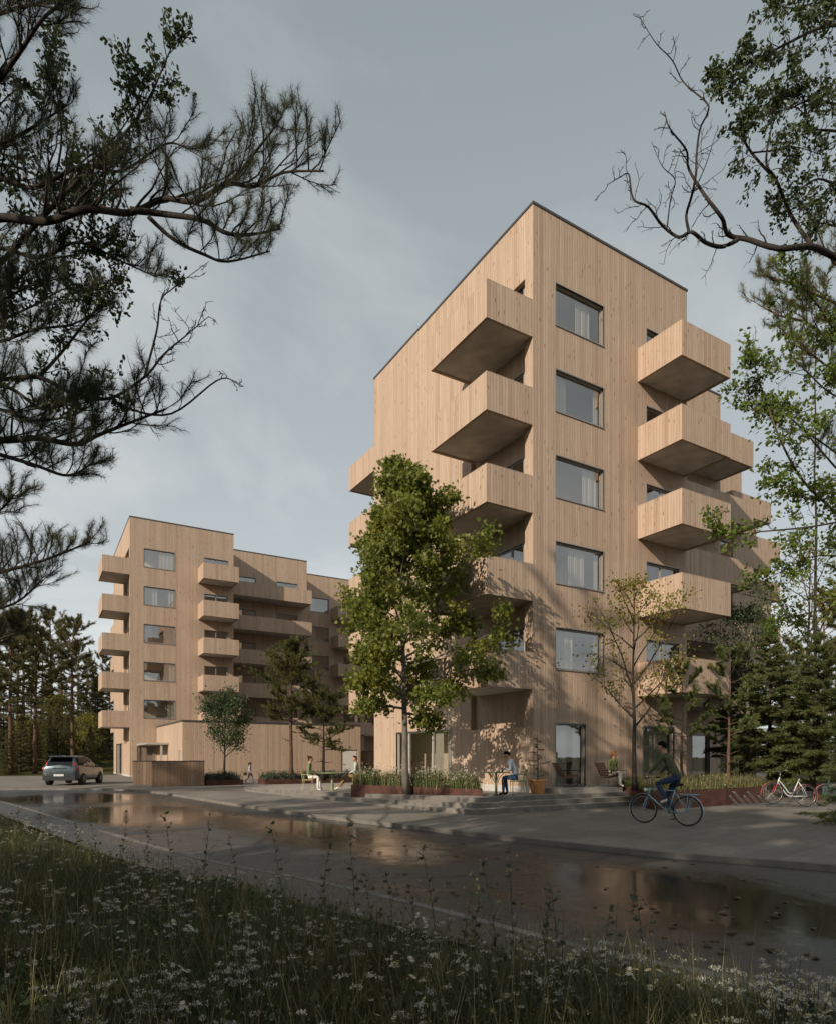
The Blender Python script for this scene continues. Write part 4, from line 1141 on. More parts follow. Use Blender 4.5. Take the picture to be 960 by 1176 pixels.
finish(root, T, None, E, 'bark_dark', leaf='leaf_oak', lsize=.064, lper=4.4, clump=.03, g=g)

# --- half-dead oak at the right, its long crooked limb crossing the sky
g = G_(111)
root = thing('oak_tree', 'crooked oak with one long bare limb against the sky above the block', 'oak tree', (0, 0, 0))
T = MB(); E = []
base = W(8.4, 9.4); tr = trunk_to(T, base + [0, 0, -.1], base + [-.3, .3, 13.5], .24, .05, g)
def limb3(pts, f0, f1, h, r0, r1, **kw):
    ln = px_line(pts, f0, f1); s = at(tr, h / 13.6)[0]
    ln = np.concatenate([smooth3(np.array([s, (s + ln[0]) / 2 + [0, 0, -.05], ln[0]]), 4)[:-1], ln]); kw.setdefault('start', .3)
    limb_leafy(T, E, ln, r0, r1, g, **kw)
B1 = dict(bare_share=1., L=(.15, .5), tw=3)
limb3([(1010, 315), (960, 295), (932, 283), (894, 285), (860, 275), (836, 269), (829, 250), (810, 225), (791, 194), (788, 172), (769, 147), (763, 128)], 9.0, 8.6, 7.6, .055, .005, sub=.34, **B1)
limb_leafy(T, E, px_line([(847, 275), (829, 283), (810, 278), (794, 266), (779, 272), (760, 258), (744, 237), (727, 228), (722, 200), (712, 203), (697, 212)], 8.8, 8.2), .03, .004, g, sub=.24, **B1)
limb_leafy(T, E, px_line([(791, 266), (788, 247), (794, 225), (799, 200), (800, 175), (804, 147), (813, 128), (810, 116), (785, 94), (772, 69), (754, 50), (741, 30), (733, 16)], 8.7, 8.9), .02, .003, g, sub=.30, **B1)
limb_leafy(T, E, px_line([(766, 260), (770, 228), (775, 206), (760, 190), (748, 162)], 8.5, 8.3), .01, .003, g, sub=.3, **B1)
limb_leafy(T, E, px_line([(794, 225), (810, 190), (822, 152)], 8.7, 8.5), .01, .003, g, sub=.3, **B1)
limb_leafy(T, E, px_line([(932, 281), (910, 250), (891, 206), (880, 187), (885, 150), (894, 128)], 8.9, 9.1), .03, .006, g, sub=.22, L=(.25, .6), bare_share=.4)
limb_leafy(T, E, px_line([(891, 206), (863, 175), (851, 150), (857, 125), (880, 100)], 8.9, 8.7), .02, .005, g, sub=.16, L=(.25, .55), bare_share=.2)
limb_leafy(T, E, px_line([(863, 175), (890, 172), (912, 168), (945, 178)], 8.9, 9.2), .012, .004, g, sub=.2, L=(.25, .5), bare_share=.2)
limb3([(1010, 30), (960, 28), (935, 34), (897, 53), (869, 67), (850, 66)], 9.2, 8.9, 10.6, .04, .004, sub=.15, L=(.3, .65), bare_share=.15)
limb_leafy(T, E, px_line([(850, 110), (840, 90), (820, 88), (822, 98)], 8.8, 8.6), .01, .003, g, sub=.14, L=(.12, .3), bare_share=.1)
limb3([(1010, 130), (965, 120), (930, 115), (905, 125), (880, 128)], 9.4, 9.5, 9.8, .03, .004, sub=.15, L=(.35, .7), bare_share=.15)
limb3([(1010, 160), (960, 150), (930, 145), (922, 110), (905, 90)], 9.3, 9.4, 9.3, .03, .004, sub=.17, L=(.3, .7), bare_share=.15)
limb3([(1010, 205), (970, 215), (940, 205), (915, 220), (900, 235)], 9.3, 9.4, 8.8, .03, .004, sub=.17, L=(.3, .7), bare_share=.15)
limb3([(1010, -20), (960, -10), (920, 8), (890, 5)], 9.3, 9.4, 11.2, .03, .004, sub=.16, L=(.3, .7), bare_share=.1)
limb3([(1010, 270), (970, 262), (940, 256), (925, 270)], 9.3, 9.2, 8.2, .03, .004, sub=.2, L=(.3, .6), bare_share=.4)
crown_fill(T, E, tr, .55, .99, 18, (1.2, 2.6), g, lambda *a: limb_leafy(*a, sub=.4, tw=4, L=(.5, 1.2)), r=.035, avoid=-RT)
finish(root, T, None, E, 'bark_dark', leaf='leaf_oak', lsize=.064, lper=4.6, clump=.03, g=g)

# --- green poplar-like sapling and pine boughs at the right
g = G_(121)
root = thing('aspen_tree', 'sunlit fresh-green aspen whose sprays hang beside the stepped balconies', 'aspen tree', (0, 0, 0))
T = MB(); E = []
base = W(8.6, 11.0); tr = trunk_to(T, base + [0, 0, -.1], base + [-.2, .3, 8.6], .13, .03, g)
def limb4(pts, f0, f1, h, r0, r1, **kw):
    ln = px_line(pts, f0, f1); s = at(tr, h / 8.7)[0]
    ln = np.concatenate([smooth3(np.array([s, (s + ln[0]) / 2, ln[0]]), 4)[:-1], ln]); kw.setdefault('start', .22)
    limb_leafy(T, E, ln, r0, r1, g, **kw)
A1 = dict(sub=.15, L=(.25, .6), bare_share=.05, tw=4)
limb4([(1010, 640), (960, 589), (923, 553), (896, 505), (876, 450), (866, 418), (861, 398)], 10., 9.6, 4.0, .03, .004, **A1)
limb4([(1010, 560), (960, 520), (925, 495), (893, 470), (865, 470), (850, 440)], 10.2, 9.8, 4.8, .022, .004, **A1)
limb4([(1010, 590), (960, 600), (923, 606), (880, 610), (842, 613), (826, 606), (818, 589)], 9.8, 9.4, 4.3, .022, .004, sub=.2, L=(.2, .5), bare_share=.25, tw=4)
limb4([(1010, 660), (965, 640), (930, 640), (900, 655), (868, 672)], 10.2, 9.9, 3.8, .02, .004, **A1)
limb4([(1010, 470), (960, 455), (930, 430), (905, 400), (896, 350)], 10.3, 10.5, 5.6, .022, .004, sub=.2, L=(.25, .6), bare_share=.15, tw=4)
limb4([(1010, 400), (965, 385), (940, 352), (914, 318), (898, 290)], 10.3, 10.5, 6.4, .02, .004, sub=.2, L=(.2, .5), bare_share=.2, tw=4)
limb4([(1010, 720), (960, 700), (920, 706), (880, 715)], 10.2, 10., 3.2, .02, .004, **A1)
limb4([(1010, 540), (970, 560), (940, 575), (905, 560), (880, 540)], 10.0, 9.8, 4.8, .02, .004, **A1)
limb4([(1010, 500), (980, 480), (955, 420), (945, 380)], 10.0, 10.2, 5.4, .02, .004, **A1)
crown_fill(T, E, tr, .35, .99, 16, (1., 2.0), g, lambda *a: limb_leafy(*a, sub=.3, tw=4, L=(.4, .9)), r=.025, avoid=-RT)
finish(root, T, None, E, 'bark_twig', leaf='leaf_bright', lsize=.066, lper=3.9, clump=.045, g=g, tpl='ovate')
g = G_(131)
root = thing('pine_tree', 'sunlit pine with feathery boughs below the crooked oak limb', 'pine tree', (0, 0, 0))
T = MB(); E = []
base = W(10.6, 13.4); tr = trunk_to(T, base + [0, 0, -.1], base + [.1, .2, 14.], .2, .05, g)
def limb5(pts, f0, f1, h, r0, r1, **kw):
    ln = px_line(pts, f0, f1); s = at(tr, h / 14.1)[0]
    ln = np.concatenate([smooth3(np.array([s, (s + ln[0]) / 2, ln[0]]), 4)[:-1], ln]); kw.setdefault('start', .3)
    limb_pine(T, E, ln, r0, r1, g, **kw)
P1 = dict(L=(.4, .9), sub=.26)
limb5([(1010, 400), (960, 392), (925, 370), (895, 362), (872, 350)], 13., 12.4, 9.0, .05, .01, **P1)
limb5([(1010, 370), (965, 350), (930, 335), (898, 322), (872, 314)], 13., 12.6, 9.8, .05, .01, **P1)
limb5([(1010, 430), (960, 425), (930, 405), (905, 392)], 13.2, 12.8, 8.6, .04, .01, **P1)
limb5([(1010, 340), (975, 320), (950, 290), (938, 262)], 13.2, 13., 10.4, .04, .01, **P1)
limb5([(1010, 560), (970, 545), (945, 520), (920, 490)], 13.4, 13., 6.6, .04, .01, **P1)
crown_fill(T, E, tr, .4, .99, 18, (1.5, 2.8), g, lambda *a: limb_pine(*a, sub=.5, tw=4), avoid=-RT)
finish(root, T, E, None, 'bark_pine', needle='needle_warm', nl=.115, nw=.0045, per=44, along=.22, g=g)
# ------------------------------------------------------------------ planters
def inset(poly, d):
    c = np.mean(poly, 0); P = np.array(poly, float); out = []
    for i in range(len(P)):
        a, b, c2 = P[i-1], P[i], P[(i+1) % len(P)]
        e1 = unit(b - a); e2 = unit(c2 - b); n1 = np.array([-e1[1], e1[0]]); n2 = np.array([-e2[1], e2[0]])
        k = unit(n1 + n2); out.append(b + k * d / max(.3, np.dot(k, n1)))
    return [tuple(q) for q in out]

def in_poly(P, poly):
    x, y = P[:, 0], P[:, 1]; ins = np.zeros(len(P), bool); n = len(poly)
    for i in range(n):
        x1, y1 = poly[i]; x2, y2 = poly[(i+1) % n]
        c = ((y1 > y) != (y2 > y)) & (x < (x2 - x1) * (y - y1) / (y2 - y1 + 1e-12) + x1)
        ins ^= c
    return ins

def scatter(poly, n, g):
    P = np.array(poly); lo, hi = P.min(0), P.max(0)
    q = g.uniform(lo, hi, (n * 3, 2)); q = q[in_poly(q, poly)][:n]; return q

def blades(mb, base, h, lean, width, g, m=0):
    """curved two-segment grass blades"""
    n = len(base); a = g.uniform(0, 2 * math.pi, n); d = np.stack([np.cos(a), np.sin(a), 0 * a], 1)
    b = np.stack([-np.sin(a), np.cos(a), 0 * a], 1) * (width * g.uniform(.6, 1.2, n))[:, None]
    H = h[:, None]; l = (lean * h * g.uniform(.3, 1.3, n))[:, None]; up = np.array([0, 0, 1.])
    mid = base + up * H * .58 + d * l * .35; tip = base + up * H + d * l
    v = np.stack([base - b * .5, base + b * .5, mid + b * .38, mid - b * .38, tip], 1).reshape(-1, 3)
    o = (np.arange(n) * 5)[:, None]
    k = mb.n
    mb.add(v, np.array([[0, 1, 2, 3]]) + o, m); mb.f.append((np.array([[3, 2, 4]]) + o + k, m))

def planter(label, poly, z0, h, g, n, hgt, plant_label, mats, flowers=0, wide=.03, straw=0):
    c = np.mean(poly, 0); root = thing('steel_planter', label, 'planter', (c[0], c[1], z0))
    L = [(x - c[0], y - c[1]) for x, y in poly]; I = inset(L, .02)
    m = MB(); k = len(L)
    for i in range(k):
        j = (i + 1) % k
        m.quad((*L[i], -.3), (*L[j], -.3), (*L[j], h), (*L[i], h)); m.quad((*I[i], h - .12), (*I[j], h - .12), (*I[j], h), (*I[i], h)); m.quad((*L[i], h), (*L[j], h), (*I[j], h), (*I[i], h))
    m.build('steel_edge', M['corten'], root)
    s = MB(); s.poly([(x, y, h - .07) for x, y in I]); s.build('soil', M['soil'], root)
    # the mass of perennials in it
    q = scatter(I, n, g); q = q[:n]
    nc = max(8, len(q) // 60); cen = scatter(I, nc, g)
    lab = g.integers(0, len(cen), len(q)); q2 = cen[lab] + g.normal(size=(len(q), 2)) * .13
    ok = in_poly(q2, I); q2 = q2[ok]; lab = lab[ok]; ch = g.uniform(.55, 1.15, len(cen))
    b = np.column_stack([q2, np.full(len(q2), h - .08)]); hh = hgt * ch[lab] * g.uniform(.5, 1.1, len(q2))
    p = MB(); half = len(b) * 2 // 3
    blades(p, b[:half], hh[:half], .45, wide, g)
    lf = b[half:] + np.stack([0 * hh[half:], 0 * hh[half:], hh[half:] * g.uniform(.3, 1.05, len(b) - half)], 1)
    add_leaves(p, lf + g.normal(size=lf.shape) * .05, .085, g, None, -.2, .4, 'ovate')
    if flowers:
        fi = g.integers(0, len(b), flowers); fp = b[fi] + np.stack([0 * fi, 0 * fi, hh[fi] * 1.12], 1) + g.normal(size=(flowers, 3)) * .03
        add_leaves(p, fp, .055, g, None, -.6, 1.5, 'ellipse', 1)
    if straw:
        si = g.integers(0, len(b), straw); blades(p, b[si] + g.normal(size=(straw, 3)) * [.06, .06, 0], hh[si] * 1.25, .5, wide * .7, g, 2)
    o = p.build('perennials', [M[mats], M['petal'], M['straw']]); o.location = root.location
    tag(o, plant_label, 'plants', None, 'stuff')
    return root
g = G_(201)
z_ = lambda y: tz(y)
planter('low rusty steel planter holding the maple and white flowers', [(11.75, 15.9), (12.2, 16.6), (10.35, 21.6), (9.72, 21.0)], tz(18.) - .02, .27, g, 5200, .62, 'pale green perennials and white flowers round the foot of the maple', 'planting', 1300, .022, 500)
planter('long rusty planter with dry grasses beside the bicycle rack', [(15.9, 12.95), (21.6, 12.95), (25.5, 16.2), (17.35, 16.2), (17.25, 15.0)], 0., .56, g, 9500, .42, 'straw-tipped grasses filling the rusty planter by the bicycle rack', 'planting', 60, .022, 4200)
a = W(-11.6, 35.8)
planter('rusty planter under the small round tree by the bin enclosure', [(8.15, 36.5), (10.2, 36.5), (10.2, 37.9), (8.15, 37.9)], 0., .28, g, 3200, .52, 'dark lavender tufts under the small round tree', 'planting_dark', 0, .03)
planter('long rusty planter under the two young pines', [(11.3, 36.0), (16.9, 36.0), (16.9, 37.4), (11.3, 37.4)], 0., .28, g, 6200, .56, 'dark lavender tufts under the two young pines', 'planting_dark', 0, .03)

# ------------------------------------------------------------------ skinned people
def seg_dist(P, a, b):
    ab = b - a; t = np.clip(((P - a) @ ab) / max(1e-9, ab @ ab), 0, 1); return np.linalg.norm(P - (a + t[:, None] * ab), axis=1)

def person(label, loc, rz, J, cloth, hair, scale=1., group=None, bag=False, fem=False):
    """J: joints in metres, the figure facing +x, y to its left. cloth: material names for top, bottom, shoe"""
    root = thing('person', label, 'person', loc, rz, group)
    V = lambda k: np.array(J[k], float)
    verts, rad, edges, idx = [], [], [], {}
    def vert(k, p, r): idx[k] = len(verts); verts.append(np.array(p, float)); rad.append(r); return idx[k]
    def edge(a, b): edges.append((idx[a], idx[b]))
    segs = []    # (a, b, material slot): 0 skin 1 top 2 bottom 3 shoe
    P, C, N = V('pelvis'), V('chest'), V('neck')
    sw = .135 if fem else .165
    vert('pelvis', P, .135); vert('waist', P * .55 + C * .45, .112 if fem else .122); vert('chest', C, .135 if fem else .145); vert('neck0', N, .062)
    edge('pelvis', 'waist'); edge('waist', 'chest'); edge('chest', 'neck0')
    H = V('head'); hd = unit(V('face')); up = unit(H - N)
    vert('nape', N * .5 + H * .5 - hd * .005, .054); vert('jaw', H - up * .01, .05)
    edge('neck0', 'nape'); edge('nape', 'jaw')
    segs += [(P, P * .6 + C * .4, 1), (P * .55 + C * .45, C, 1), (C, N - up * .03, 1), (N, H + up * .1, 0), (H, H + hd * .1, 0)]
    for s, y in (('l', 1), ('r', -1)):
        hip, kn, an, toe = (V(q + s) for q in ('hip', 'knee', 'ankle', 'toe'))
        vert('hip' + s, hip, .092); vert('thigh' + s, hip * .55 + kn * .45, .082); vert('knee' + s, kn, .060); vert('calf' + s, kn * .68 + an * .32, .058); vert('ank' + s, an, .041)
        heel = an + np.array([0, 0, -.045]) - unit(toe - an) * .035
        vert('ball' + s, an * .38 + toe * .62, .038); vert('toe' + s, toe, .030)
        edge('pelvis', 'hip' + s); edge('hip' + s, 'thigh' + s); edge('thigh' + s, 'knee' + s); edge('knee' + s, 'calf' + s); edge('calf' + s, 'ank' + s); edge('ank' + s, 'ball' + s); edge('ball' + s, 'toe' + s)
        segs += [(P, hip, 2), (hip, kn, 2), (kn, an + (kn - an) * .12, 2), (an, toe, 3), (an, heel, 3)]
        sh, el, wr, hn = (V(q + s) for q in ('shoulder', 'elbow', 'wrist', 'hand'))
        vert('sh' + s, sh, .066 if fem else .074); vert('ua' + s, sh * .5 + el * .5, .050); vert('el' + s, el, .043); vert('fa' + s, el * .6 + wr * .4, .040); vert('wr' + s, wr, .027)
        pm = wr * .45 + hn * .55; vert('palm' + s, pm, .032)
        edge('chest', 'sh' + s); edge('sh' + s, 'ua' + s); edge('ua' + s, 'el' + s); edge('el' + s, 'fa' + s); edge('fa' + s, 'wr' + s); edge('wr' + s, 'palm' + s)
        dr = unit(hn - wr); sd = unit(np.cross(dr, [0, 0, 1]) if abs(dr[2]) < .9 else np.array([0, 1., 0])); dn = unit(np.cross(sd, dr))
        if dn[2] > 0: dn = -dn
        for q, (o, ln) in enumerate(((-.026, .055), (-.009, .066), (.009, .062), (.025, .048))):
            vert(f'f{s}{q}a', pm + sd * o + dr * .035, .0095); vert(f'f{s}{q}b', pm + sd * o * 1.15 + dr * (.035 + ln * .5) + dn * .008, .009); vert(f'f{s}{q}c', pm + sd * o * 1.1 + dr * (.035 + ln * .8) + dn * .032, .0075)
            edge('palm' + s, f'f{s}{q}a'); edge(f'f{s}{q}a', f'f{s}{q}b'); edge(f'f{s}{q}b', f'f{s}{q}c')
        vert(f't{s}a', pm + sd * .034 * y - dr * .012, .011); vert(f't{s}b', pm + sd * .05 * y + dr * .028 + dn * .012, .0085)
        edge('palm' + s, f't{s}a'); edge(f't{s}a', f't{s}b')
        segs += [(C, sh, 1), (sh, el, 1), (el, wr + (el - wr) * .1, 1), (wr, hn + (hn - wr) * .5, 0)]
    me = bpy.data.meshes.new('body'); me.from_pydata([tuple(v * scale) for v in verts], edges, [])
    o = bpy.data.objects.new('body', me); COL.objects.link(o)
    md = o.modifiers.new('skin', 'SKIN'); md.use_smooth_shade = True; md.branch_smoothing = .6
    for i, q in enumerate(me.skin_vertices[0].data): q.radius = (rad[i] * scale, rad[i] * scale); q.use_root = (i == 0)
    sb = o.modifiers.new('sub', 'SUBSURF'); sb.levels = 2; sb.render_levels = 2
    dg = bpy.context.evaluated_depsgraph_get(); me2 = bpy.data.meshes.new_from_object(o.evaluated_get(dg))
    o.modifiers.clear(); o.data = me2; me2.name = 'body'; bpy.data.meshes.remove(me)
    # the head: skull, jaw and nose, merged into the body's mesh round the end of the neck
    side = unit(np.cross(up, hd)); hm = MB(); hm.ball((0, 0, 0), 1., 24, 18); hv = hm.v[0].copy()
    lowz = np.clip(-hv[:, 2], 0, 1); hv[:, 1] *= .079 * (1 - .38 * lowz ** 1.4); hv[:, 0] = hv[:, 0] * (.098 - .022 * lowz) + .016 * lowz; hv[:, 2] *= np.where(hv[:, 2] < 0, .125, .112)
    nb = np.exp(-((hv[:, 1] / .014) ** 2 + ((hv[:, 2] + .022) / .024) ** 2)) * (hv[:, 0] > 0); hv[:, 0] += nb * .020
    br = np.exp(-((np.abs(hv[:, 1]) - .03) / .016) ** 2 - ((hv[:, 2] - .008) / .012) ** 2) * (hv[:, 0] > 0); hv[:, 0] -= br * .007
    hw = (H + hv[:, :1] * hd + hv[:, 1:2] * side + hv[:, 2:3] * np.cross(hd, side)) * scale
    bm = bmesh.new(); bm.from_mesh(me2); bv = [bm.verts.new(tuple(q)) for q in hw]
    for f4, _ in hm.f:
        for q in f4:
            try: bm.faces.new([bv[k] for k in q])
            except ValueError: pass
    bmesh.ops.remove_doubles(bm, verts=bv, dist=1e-5); bm.normal_update(); bm.to_mesh(me2); bm.free()
    me2.materials.clear()
    for k in ('skin', *cloth): me2.materials.append(M[k])
    n = len(me2.polygons); ctr = np.empty(n * 3); me2.polygons.foreach_get('center', ctr); ctr = ctr.reshape(-1, 3) / scale
    D = np.stack([seg_dist(ctr, np.array(a, float), np.array(b, float)) for a, b, _ in segs], 1)
    sl = np.array([s for *_, s in segs])[np.argmin(D, 1)]
    me2.polygons.foreach_set('material_index', sl.astype(np.int32)); me2.polygons.foreach_set('use_smooth', np.ones(n, bool))
    o.parent = root
    # hair: a shell over the back and top of the skull
    hb = MB(); up = unit(np.cross(hd, side)); c = (H + up * .008 - hd * .006) * scale; r = scale
    ph = np.linspace(0, 1, 9); th = np.linspace(0, 2 * math.pi, 21)[:-1]
    vv = []
    for a in ph:
        for b_ in th:
            front = (math.cos(b_) + 1) / 2
            ext = (.92 + 1.36 * (1 - front) * (1.1 if fem else 1.0)) * a
            dv = up * math.cos(ext) + (hd * math.cos(b_) + side * math.sin(b_)) * math.sin(ext)
            vv.append(c + r * (up * math.cos(ext) * .120 + hd * math.cos(b_) * math.sin(ext) * .106 + side * math.sin(b_) * math.sin(ext) * .087))
    i = np.arange(8)[:, None] * 20; j = np.arange(20)[None, :]
    hb.add(vv, np.stack([i + j, i + (j + 1) % 20, i + 20 + (j + 1) % 20, i + 20 + j], -1).reshape(-1, 4))
    if fem == 'bun': hb.ball((H + up * .09 - hd * .10) * scale, .045 * scale)
    if fem == 'tail':
        t0 = H + up * .06 - hd * .095
        hb.tube(np.array([t0, t0 - hd * .05 - up * .06, t0 - hd * .045 - up * .16, t0 - hd * .02 - up * .24]) * scale, np.array([.03, .036, .03, .012]) * scale, 8)
    ho = hb.build('hair', M[hair], root, True)
    for s in (-1, 1):
        eb = MB(); eb.ball((H + up * .012 + hd * .086 + side * s * .031 - up * .006) * scale, .010 * scale, 8, 6); eb.build('eye', M['black_metal'], root, True)
        rb = MB(); rb.ball((H - up * .005 - hd * .005 + side * s * .080) * scale, np.array([.018, .012, .026]) * scale, 8, 6); rb.build('ear', M['skin'], root, True)
    return root

def cloth(n, c, var=.12): M[n] = simple(n, c, .85, var=var, scale=14., bump=.25, spec=.2)
M['skin'] = simple('skin', (.38, .215, .145), .6, var=.06, scale=9.)  # tone darkened to carry the shade on the cyclist's face
M['hair_brown'] = simple('brown_hair', (.035, .018, .010), .9, var=.3, scale=30., spec=.1); M['hair_dark'] = simple('dark_hair', (.010, .007, .006), .9, var=.3, scale=30., spec=.08); M['hair_red'] = simple('auburn_hair', (.20, .085, .035), .85, var=.3, scale=30., spec=.1)
for n_, c_ in (('olive_sweater', (.085, .092, .045)), ('blue_jeans', (.035, .055, .10)), ('white_shoes', (.62, .58, .53)), ('sage_shirt', (.16, .19, .10)), ('white_trousers', (.66, .63, .58)), ('pale_shirt', (.42, .46, .42)),
               ('tan_trousers', (.27, .165, .075)), ('grey_shirt', (.40, .43, .48)), ('denim', (.035, .075, .14)), ('brown_boots', (.035, .022, .014)), ('green_blouse', (.20, .225, .085)), ('cream_trousers', (.66, .60, .48)),
               ('light_top', (.5, .5, .53)), ('grey_jeans', (.08, .10, .14)), ('dark_shoes', (.02, .02, .02)), ('black_leather', (.02, .018, .017))): cloth(n_, c_)

def sit(seat=.47, lean=.0, hands=((.36, .12, .66), (.36, -.12, .66)), knees=None, feet=None, face=(1, 0, -.05), head_fwd=0., foot_dir=(1, 0)):
    z = seat + .095
    kn = knees or ((.42, .11, z + .0), (.42, -.11, z + .0)); ft = feet or ((.44, .11, .085), (.44, -.11, .085))
    J = dict(pelvis=(0, 0, z), chest=(.05 + lean * .38, 0, z + .40 - abs(lean) * .05), neck=(.06 + lean * .52, 0, z + .585 - abs(lean) * .12), head=(.085 + lean * .58 + head_fwd, 0, z + .725 - abs(lean) * .14), face=face)
    sx, szz = .045 + lean * .44, z + .515 - abs(lean) * .10
    for s, k in (('l', 0), ('r', 1)):
        y = 1 if k == 0 else -1
        J['hip' + s] = (.03, .09 * y, z - .01); J['knee' + s] = kn[k]; J['ankle' + s] = ft[k]
        J['toe' + s] = (ft[k][0] + .15 * foot_dir[0], ft[k][1] + .15 * foot_dir[1] + .02 * y, max(.032, ft[k][2] - .05))
        sh = np.array([sx, .19 * y, szz]); h = np.array(hands[k]); wr = h - unit(h - sh) * .09
        mid = (sh + wr) / 2; d = wr - sh; L = np.linalg.norm(d); bend = math.sqrt(max(.0, .275 ** 2 - (L / 2) ** 2))
        dn = np.array([-.35, .45 * y, -1.]); dn = unit(dn - d / L * np.dot(dn, d / L))
        J['shoulder' + s] = sh; J['elbow' + s] = mid + dn * bend; J['wrist' + s] = wr; J['hand' + s] = h
    return J

# ------------------------------------------------------------------ cafe furniture
def bistro_chair(label, loc, rz, mat, group):
    root = thing('bistro_chair', label, 'chair', loc, rz, group); r = .011
    for sy in (-1, 1):
        y = .19 * sy
        a = MB(); a.tube([(.19, y * 1.05, 0), (.20, y, .22), (.19, y, .44)], r, 6); a.build('leg', mat, root)
        a = MB(); a.tube([(-.25, y * 1.02, 0), (-.20, y, .3), (-.19, y, .45), (-.22, y, .62), (-.27, y * .95, .84)], r, 6); a.build('leg', mat, root)
        a = MB(); a.tube([(.19, y * 1.02, .44), (.19, y * 1.12, .64), (.14, y * 1.18, .66), (-.23, y * 1.05, .66)], r, 6); a.build('armrest', mat, root)
    s = MB()
    s.tube([(.21, -.19, .445), (.21, .19, .445), (-.20, .19, .445), (-.20, -.19, .445)], .01, 6, closed=True)
    for i in range(6): x = -.165 + i * .068; s.box(x - .026, x + .026, -.19, .19, .448, .462)
    s.build('seat', mat, root)
    for z in (.66, .76): b = MB(); x = -.225 - (z - .62) * .22; b.obox((x, 0, z), (-.22, 0, 1), (0, 1, 0), (1, 0, .22), .035, .185, .007); b.build('back_slat', mat, root)
    return root
def bistro_table(label, loc, mat, pedestal, r=.40, h=.73):
    root = thing('bistro_table', label, 'table', loc)
    t = MB(); t.lathe([(0, h - .022), (r - .01, h - .022), (r, h - .012), (r - .005, h), (0, h)], 32); t.build('tabletop', mat, root, False)
    p = MB()
    if pedestal:
        p.lathe([(.075, 0), (.07, .05), (.055, .35), (.05, h - .023)], 16); p.build('pedestal', mat, root, True)
        b = MB(); b.lathe([(0, .03), (.21, .02), (.22, 0)], 24); b.build('foot_plate', mat, root, True)
    else:
        p.tube([(0, 0, .012), (0, 0, h - .023)], [.045, .03], 10); p.build('column', mat, root, True)
        for k in range(4):
            a = k * math.pi / 2 + .5; c, s = math.cos(a), math.sin(a); l = MB(); l.tube([(c*.025, s*.025, .38), (c*.13, s*.13, .58), (c*.26, s*.26, h - .024)], .011, 6); l.build('brace', mat, root)
            l = MB(); l.tube([(c*.03, s*.03, .05), (c*.24, s*.24, .012)], .014, 6); l.build('foot', mat, root)
    return root
def lounge_chair(label, loc, rz):
    root = thing('lounge_chair', label, 'chair', loc, rz)
    for sy in (-1, 1):
        f = MB(); y = .29 * sy
        f.tube([(.36, y, 0), (.36, y, .56), (-.36, y, .56), (-.36, y, 0), (.36, y, .03)], .011, 6, cap=True); f.build('side_frame', M['black_metal'], root)
    s = MB()
    for i in range(7):
        x = -.26 + i * .088; z = .30 + .10 * i / 6; s.obox((x, 0, z), (1, 0, .2), (0, 1, 0), (-.2, 0, 1), .038, .275, .009)
    s.build('seat', M['brown_slat'], root)
    b = MB()
    for i in range(6):
        t = i / 5; b.obox((-.32 - .22 * t, 0, .38 + .40 * t), (-.48, 0, .88), (0, 1, 0), (.88, 0, .48), .036, .275, .009)
    b.build('backrest', M['brown_slat'], root)
    return root
ang = math.atan2(RT[1], RT[0])
Lt = W(-3.45, 26.0); zl = tz(Lt[1]); LT = (Lt[0], Lt[1], zl)
bistro_table('pale cafe table on one thick leg between the seated couple', LT, M['green_metal'], True, .62)
wl = W(-4.42, 26.0); ml = W(-2.42, 26.05)
bistro_chair('olive metal chair under the woman in white trousers', (wl[0], wl[1], tz(wl[1])), ang, M['yellow_metal'], None)
bistro_chair('olive metal chair under the man in tan trousers', (ml[0], ml[1], tz(ml[1])), ang + math.pi, M['yellow_metal'], None)
person('woman with hair in a bun, sage shirt and white trousers, seated at the cafe table', (wl[0], wl[1], tz(wl[1])), ang, sit(hands=((.30, .07, .63), (.32, -.08, .63)), feet=((.50, .1, .085), (.40, -.1, .085)), lean=.02), ('sage_shirt', 'white_trousers', 'white_shoes'), 'hair_brown', fem='bun')
person('man in pale shirt and tan trousers stretching his legs at the cafe table', (ml[0], ml[1], tz(ml[1])), ang + math.pi, sit(hands=((.36, .04, .65), (.38, -.06, .66)), feet=((.80, .12, .10), (.74, -.1, .10)), knees=((.43, .11, .60), (.42, -.11, .59)), lean=.08, face=(.9, .45, -.1)), ('pale_shirt', 'tan_trousers', 'white_shoes'), 'hair_brown')
# table and reader by the near block
rt = W(2.36, 19.55); rm = W(3.0, 19.4)
bistro_table('slim green cafe table with braced legs beside the man in grey', (rt[0], rt[1], tz(rt[1])), M['green_metal'], False, .42)
fa = ang + math.pi - .35
bistro_chair('green metal chair under the man in grey by the potted plant', (rm[0], rm[1], tz(rm[1])), fa, M['green_metal'], None)
ec = W(1.30, 21.3); bistro_chair('empty green metal chair behind the maple planter', (ec[0], ec[1], tz(ec[1])), ang + 2.6, M['green_metal'], None)
ev = W(-1.75, 25.0); bistro_chair('empty pale green chair behind the man in tan trousers', (ev[0], ev[1], tz(ev[1])), ang + 2.2, M['green_metal'], None)
person('man in grey shirt and blue jeans hunched over the slim green table', (rm[0], rm[1], tz(rm[1])), fa, sit(hands=((.46, .10, .775), (.47, -.08, .775)), lean=.36, face=(.8, .15, -.5), feet=((.42, .12, .09), (.34, -.1, .09)), head_fwd=.04), ('grey_shirt', 'denim', 'brown_boots'), 'hair_dark')
M['amber'] = simple('amber_drink', (.55, .20, .02), .1, var=.1)
gp = W(2.44, 19.45); t = thing('drink_glass', 'glass of amber drink on the slim green table', 'glass', (gp[0], gp[1], tz(gp[1]) + .731))
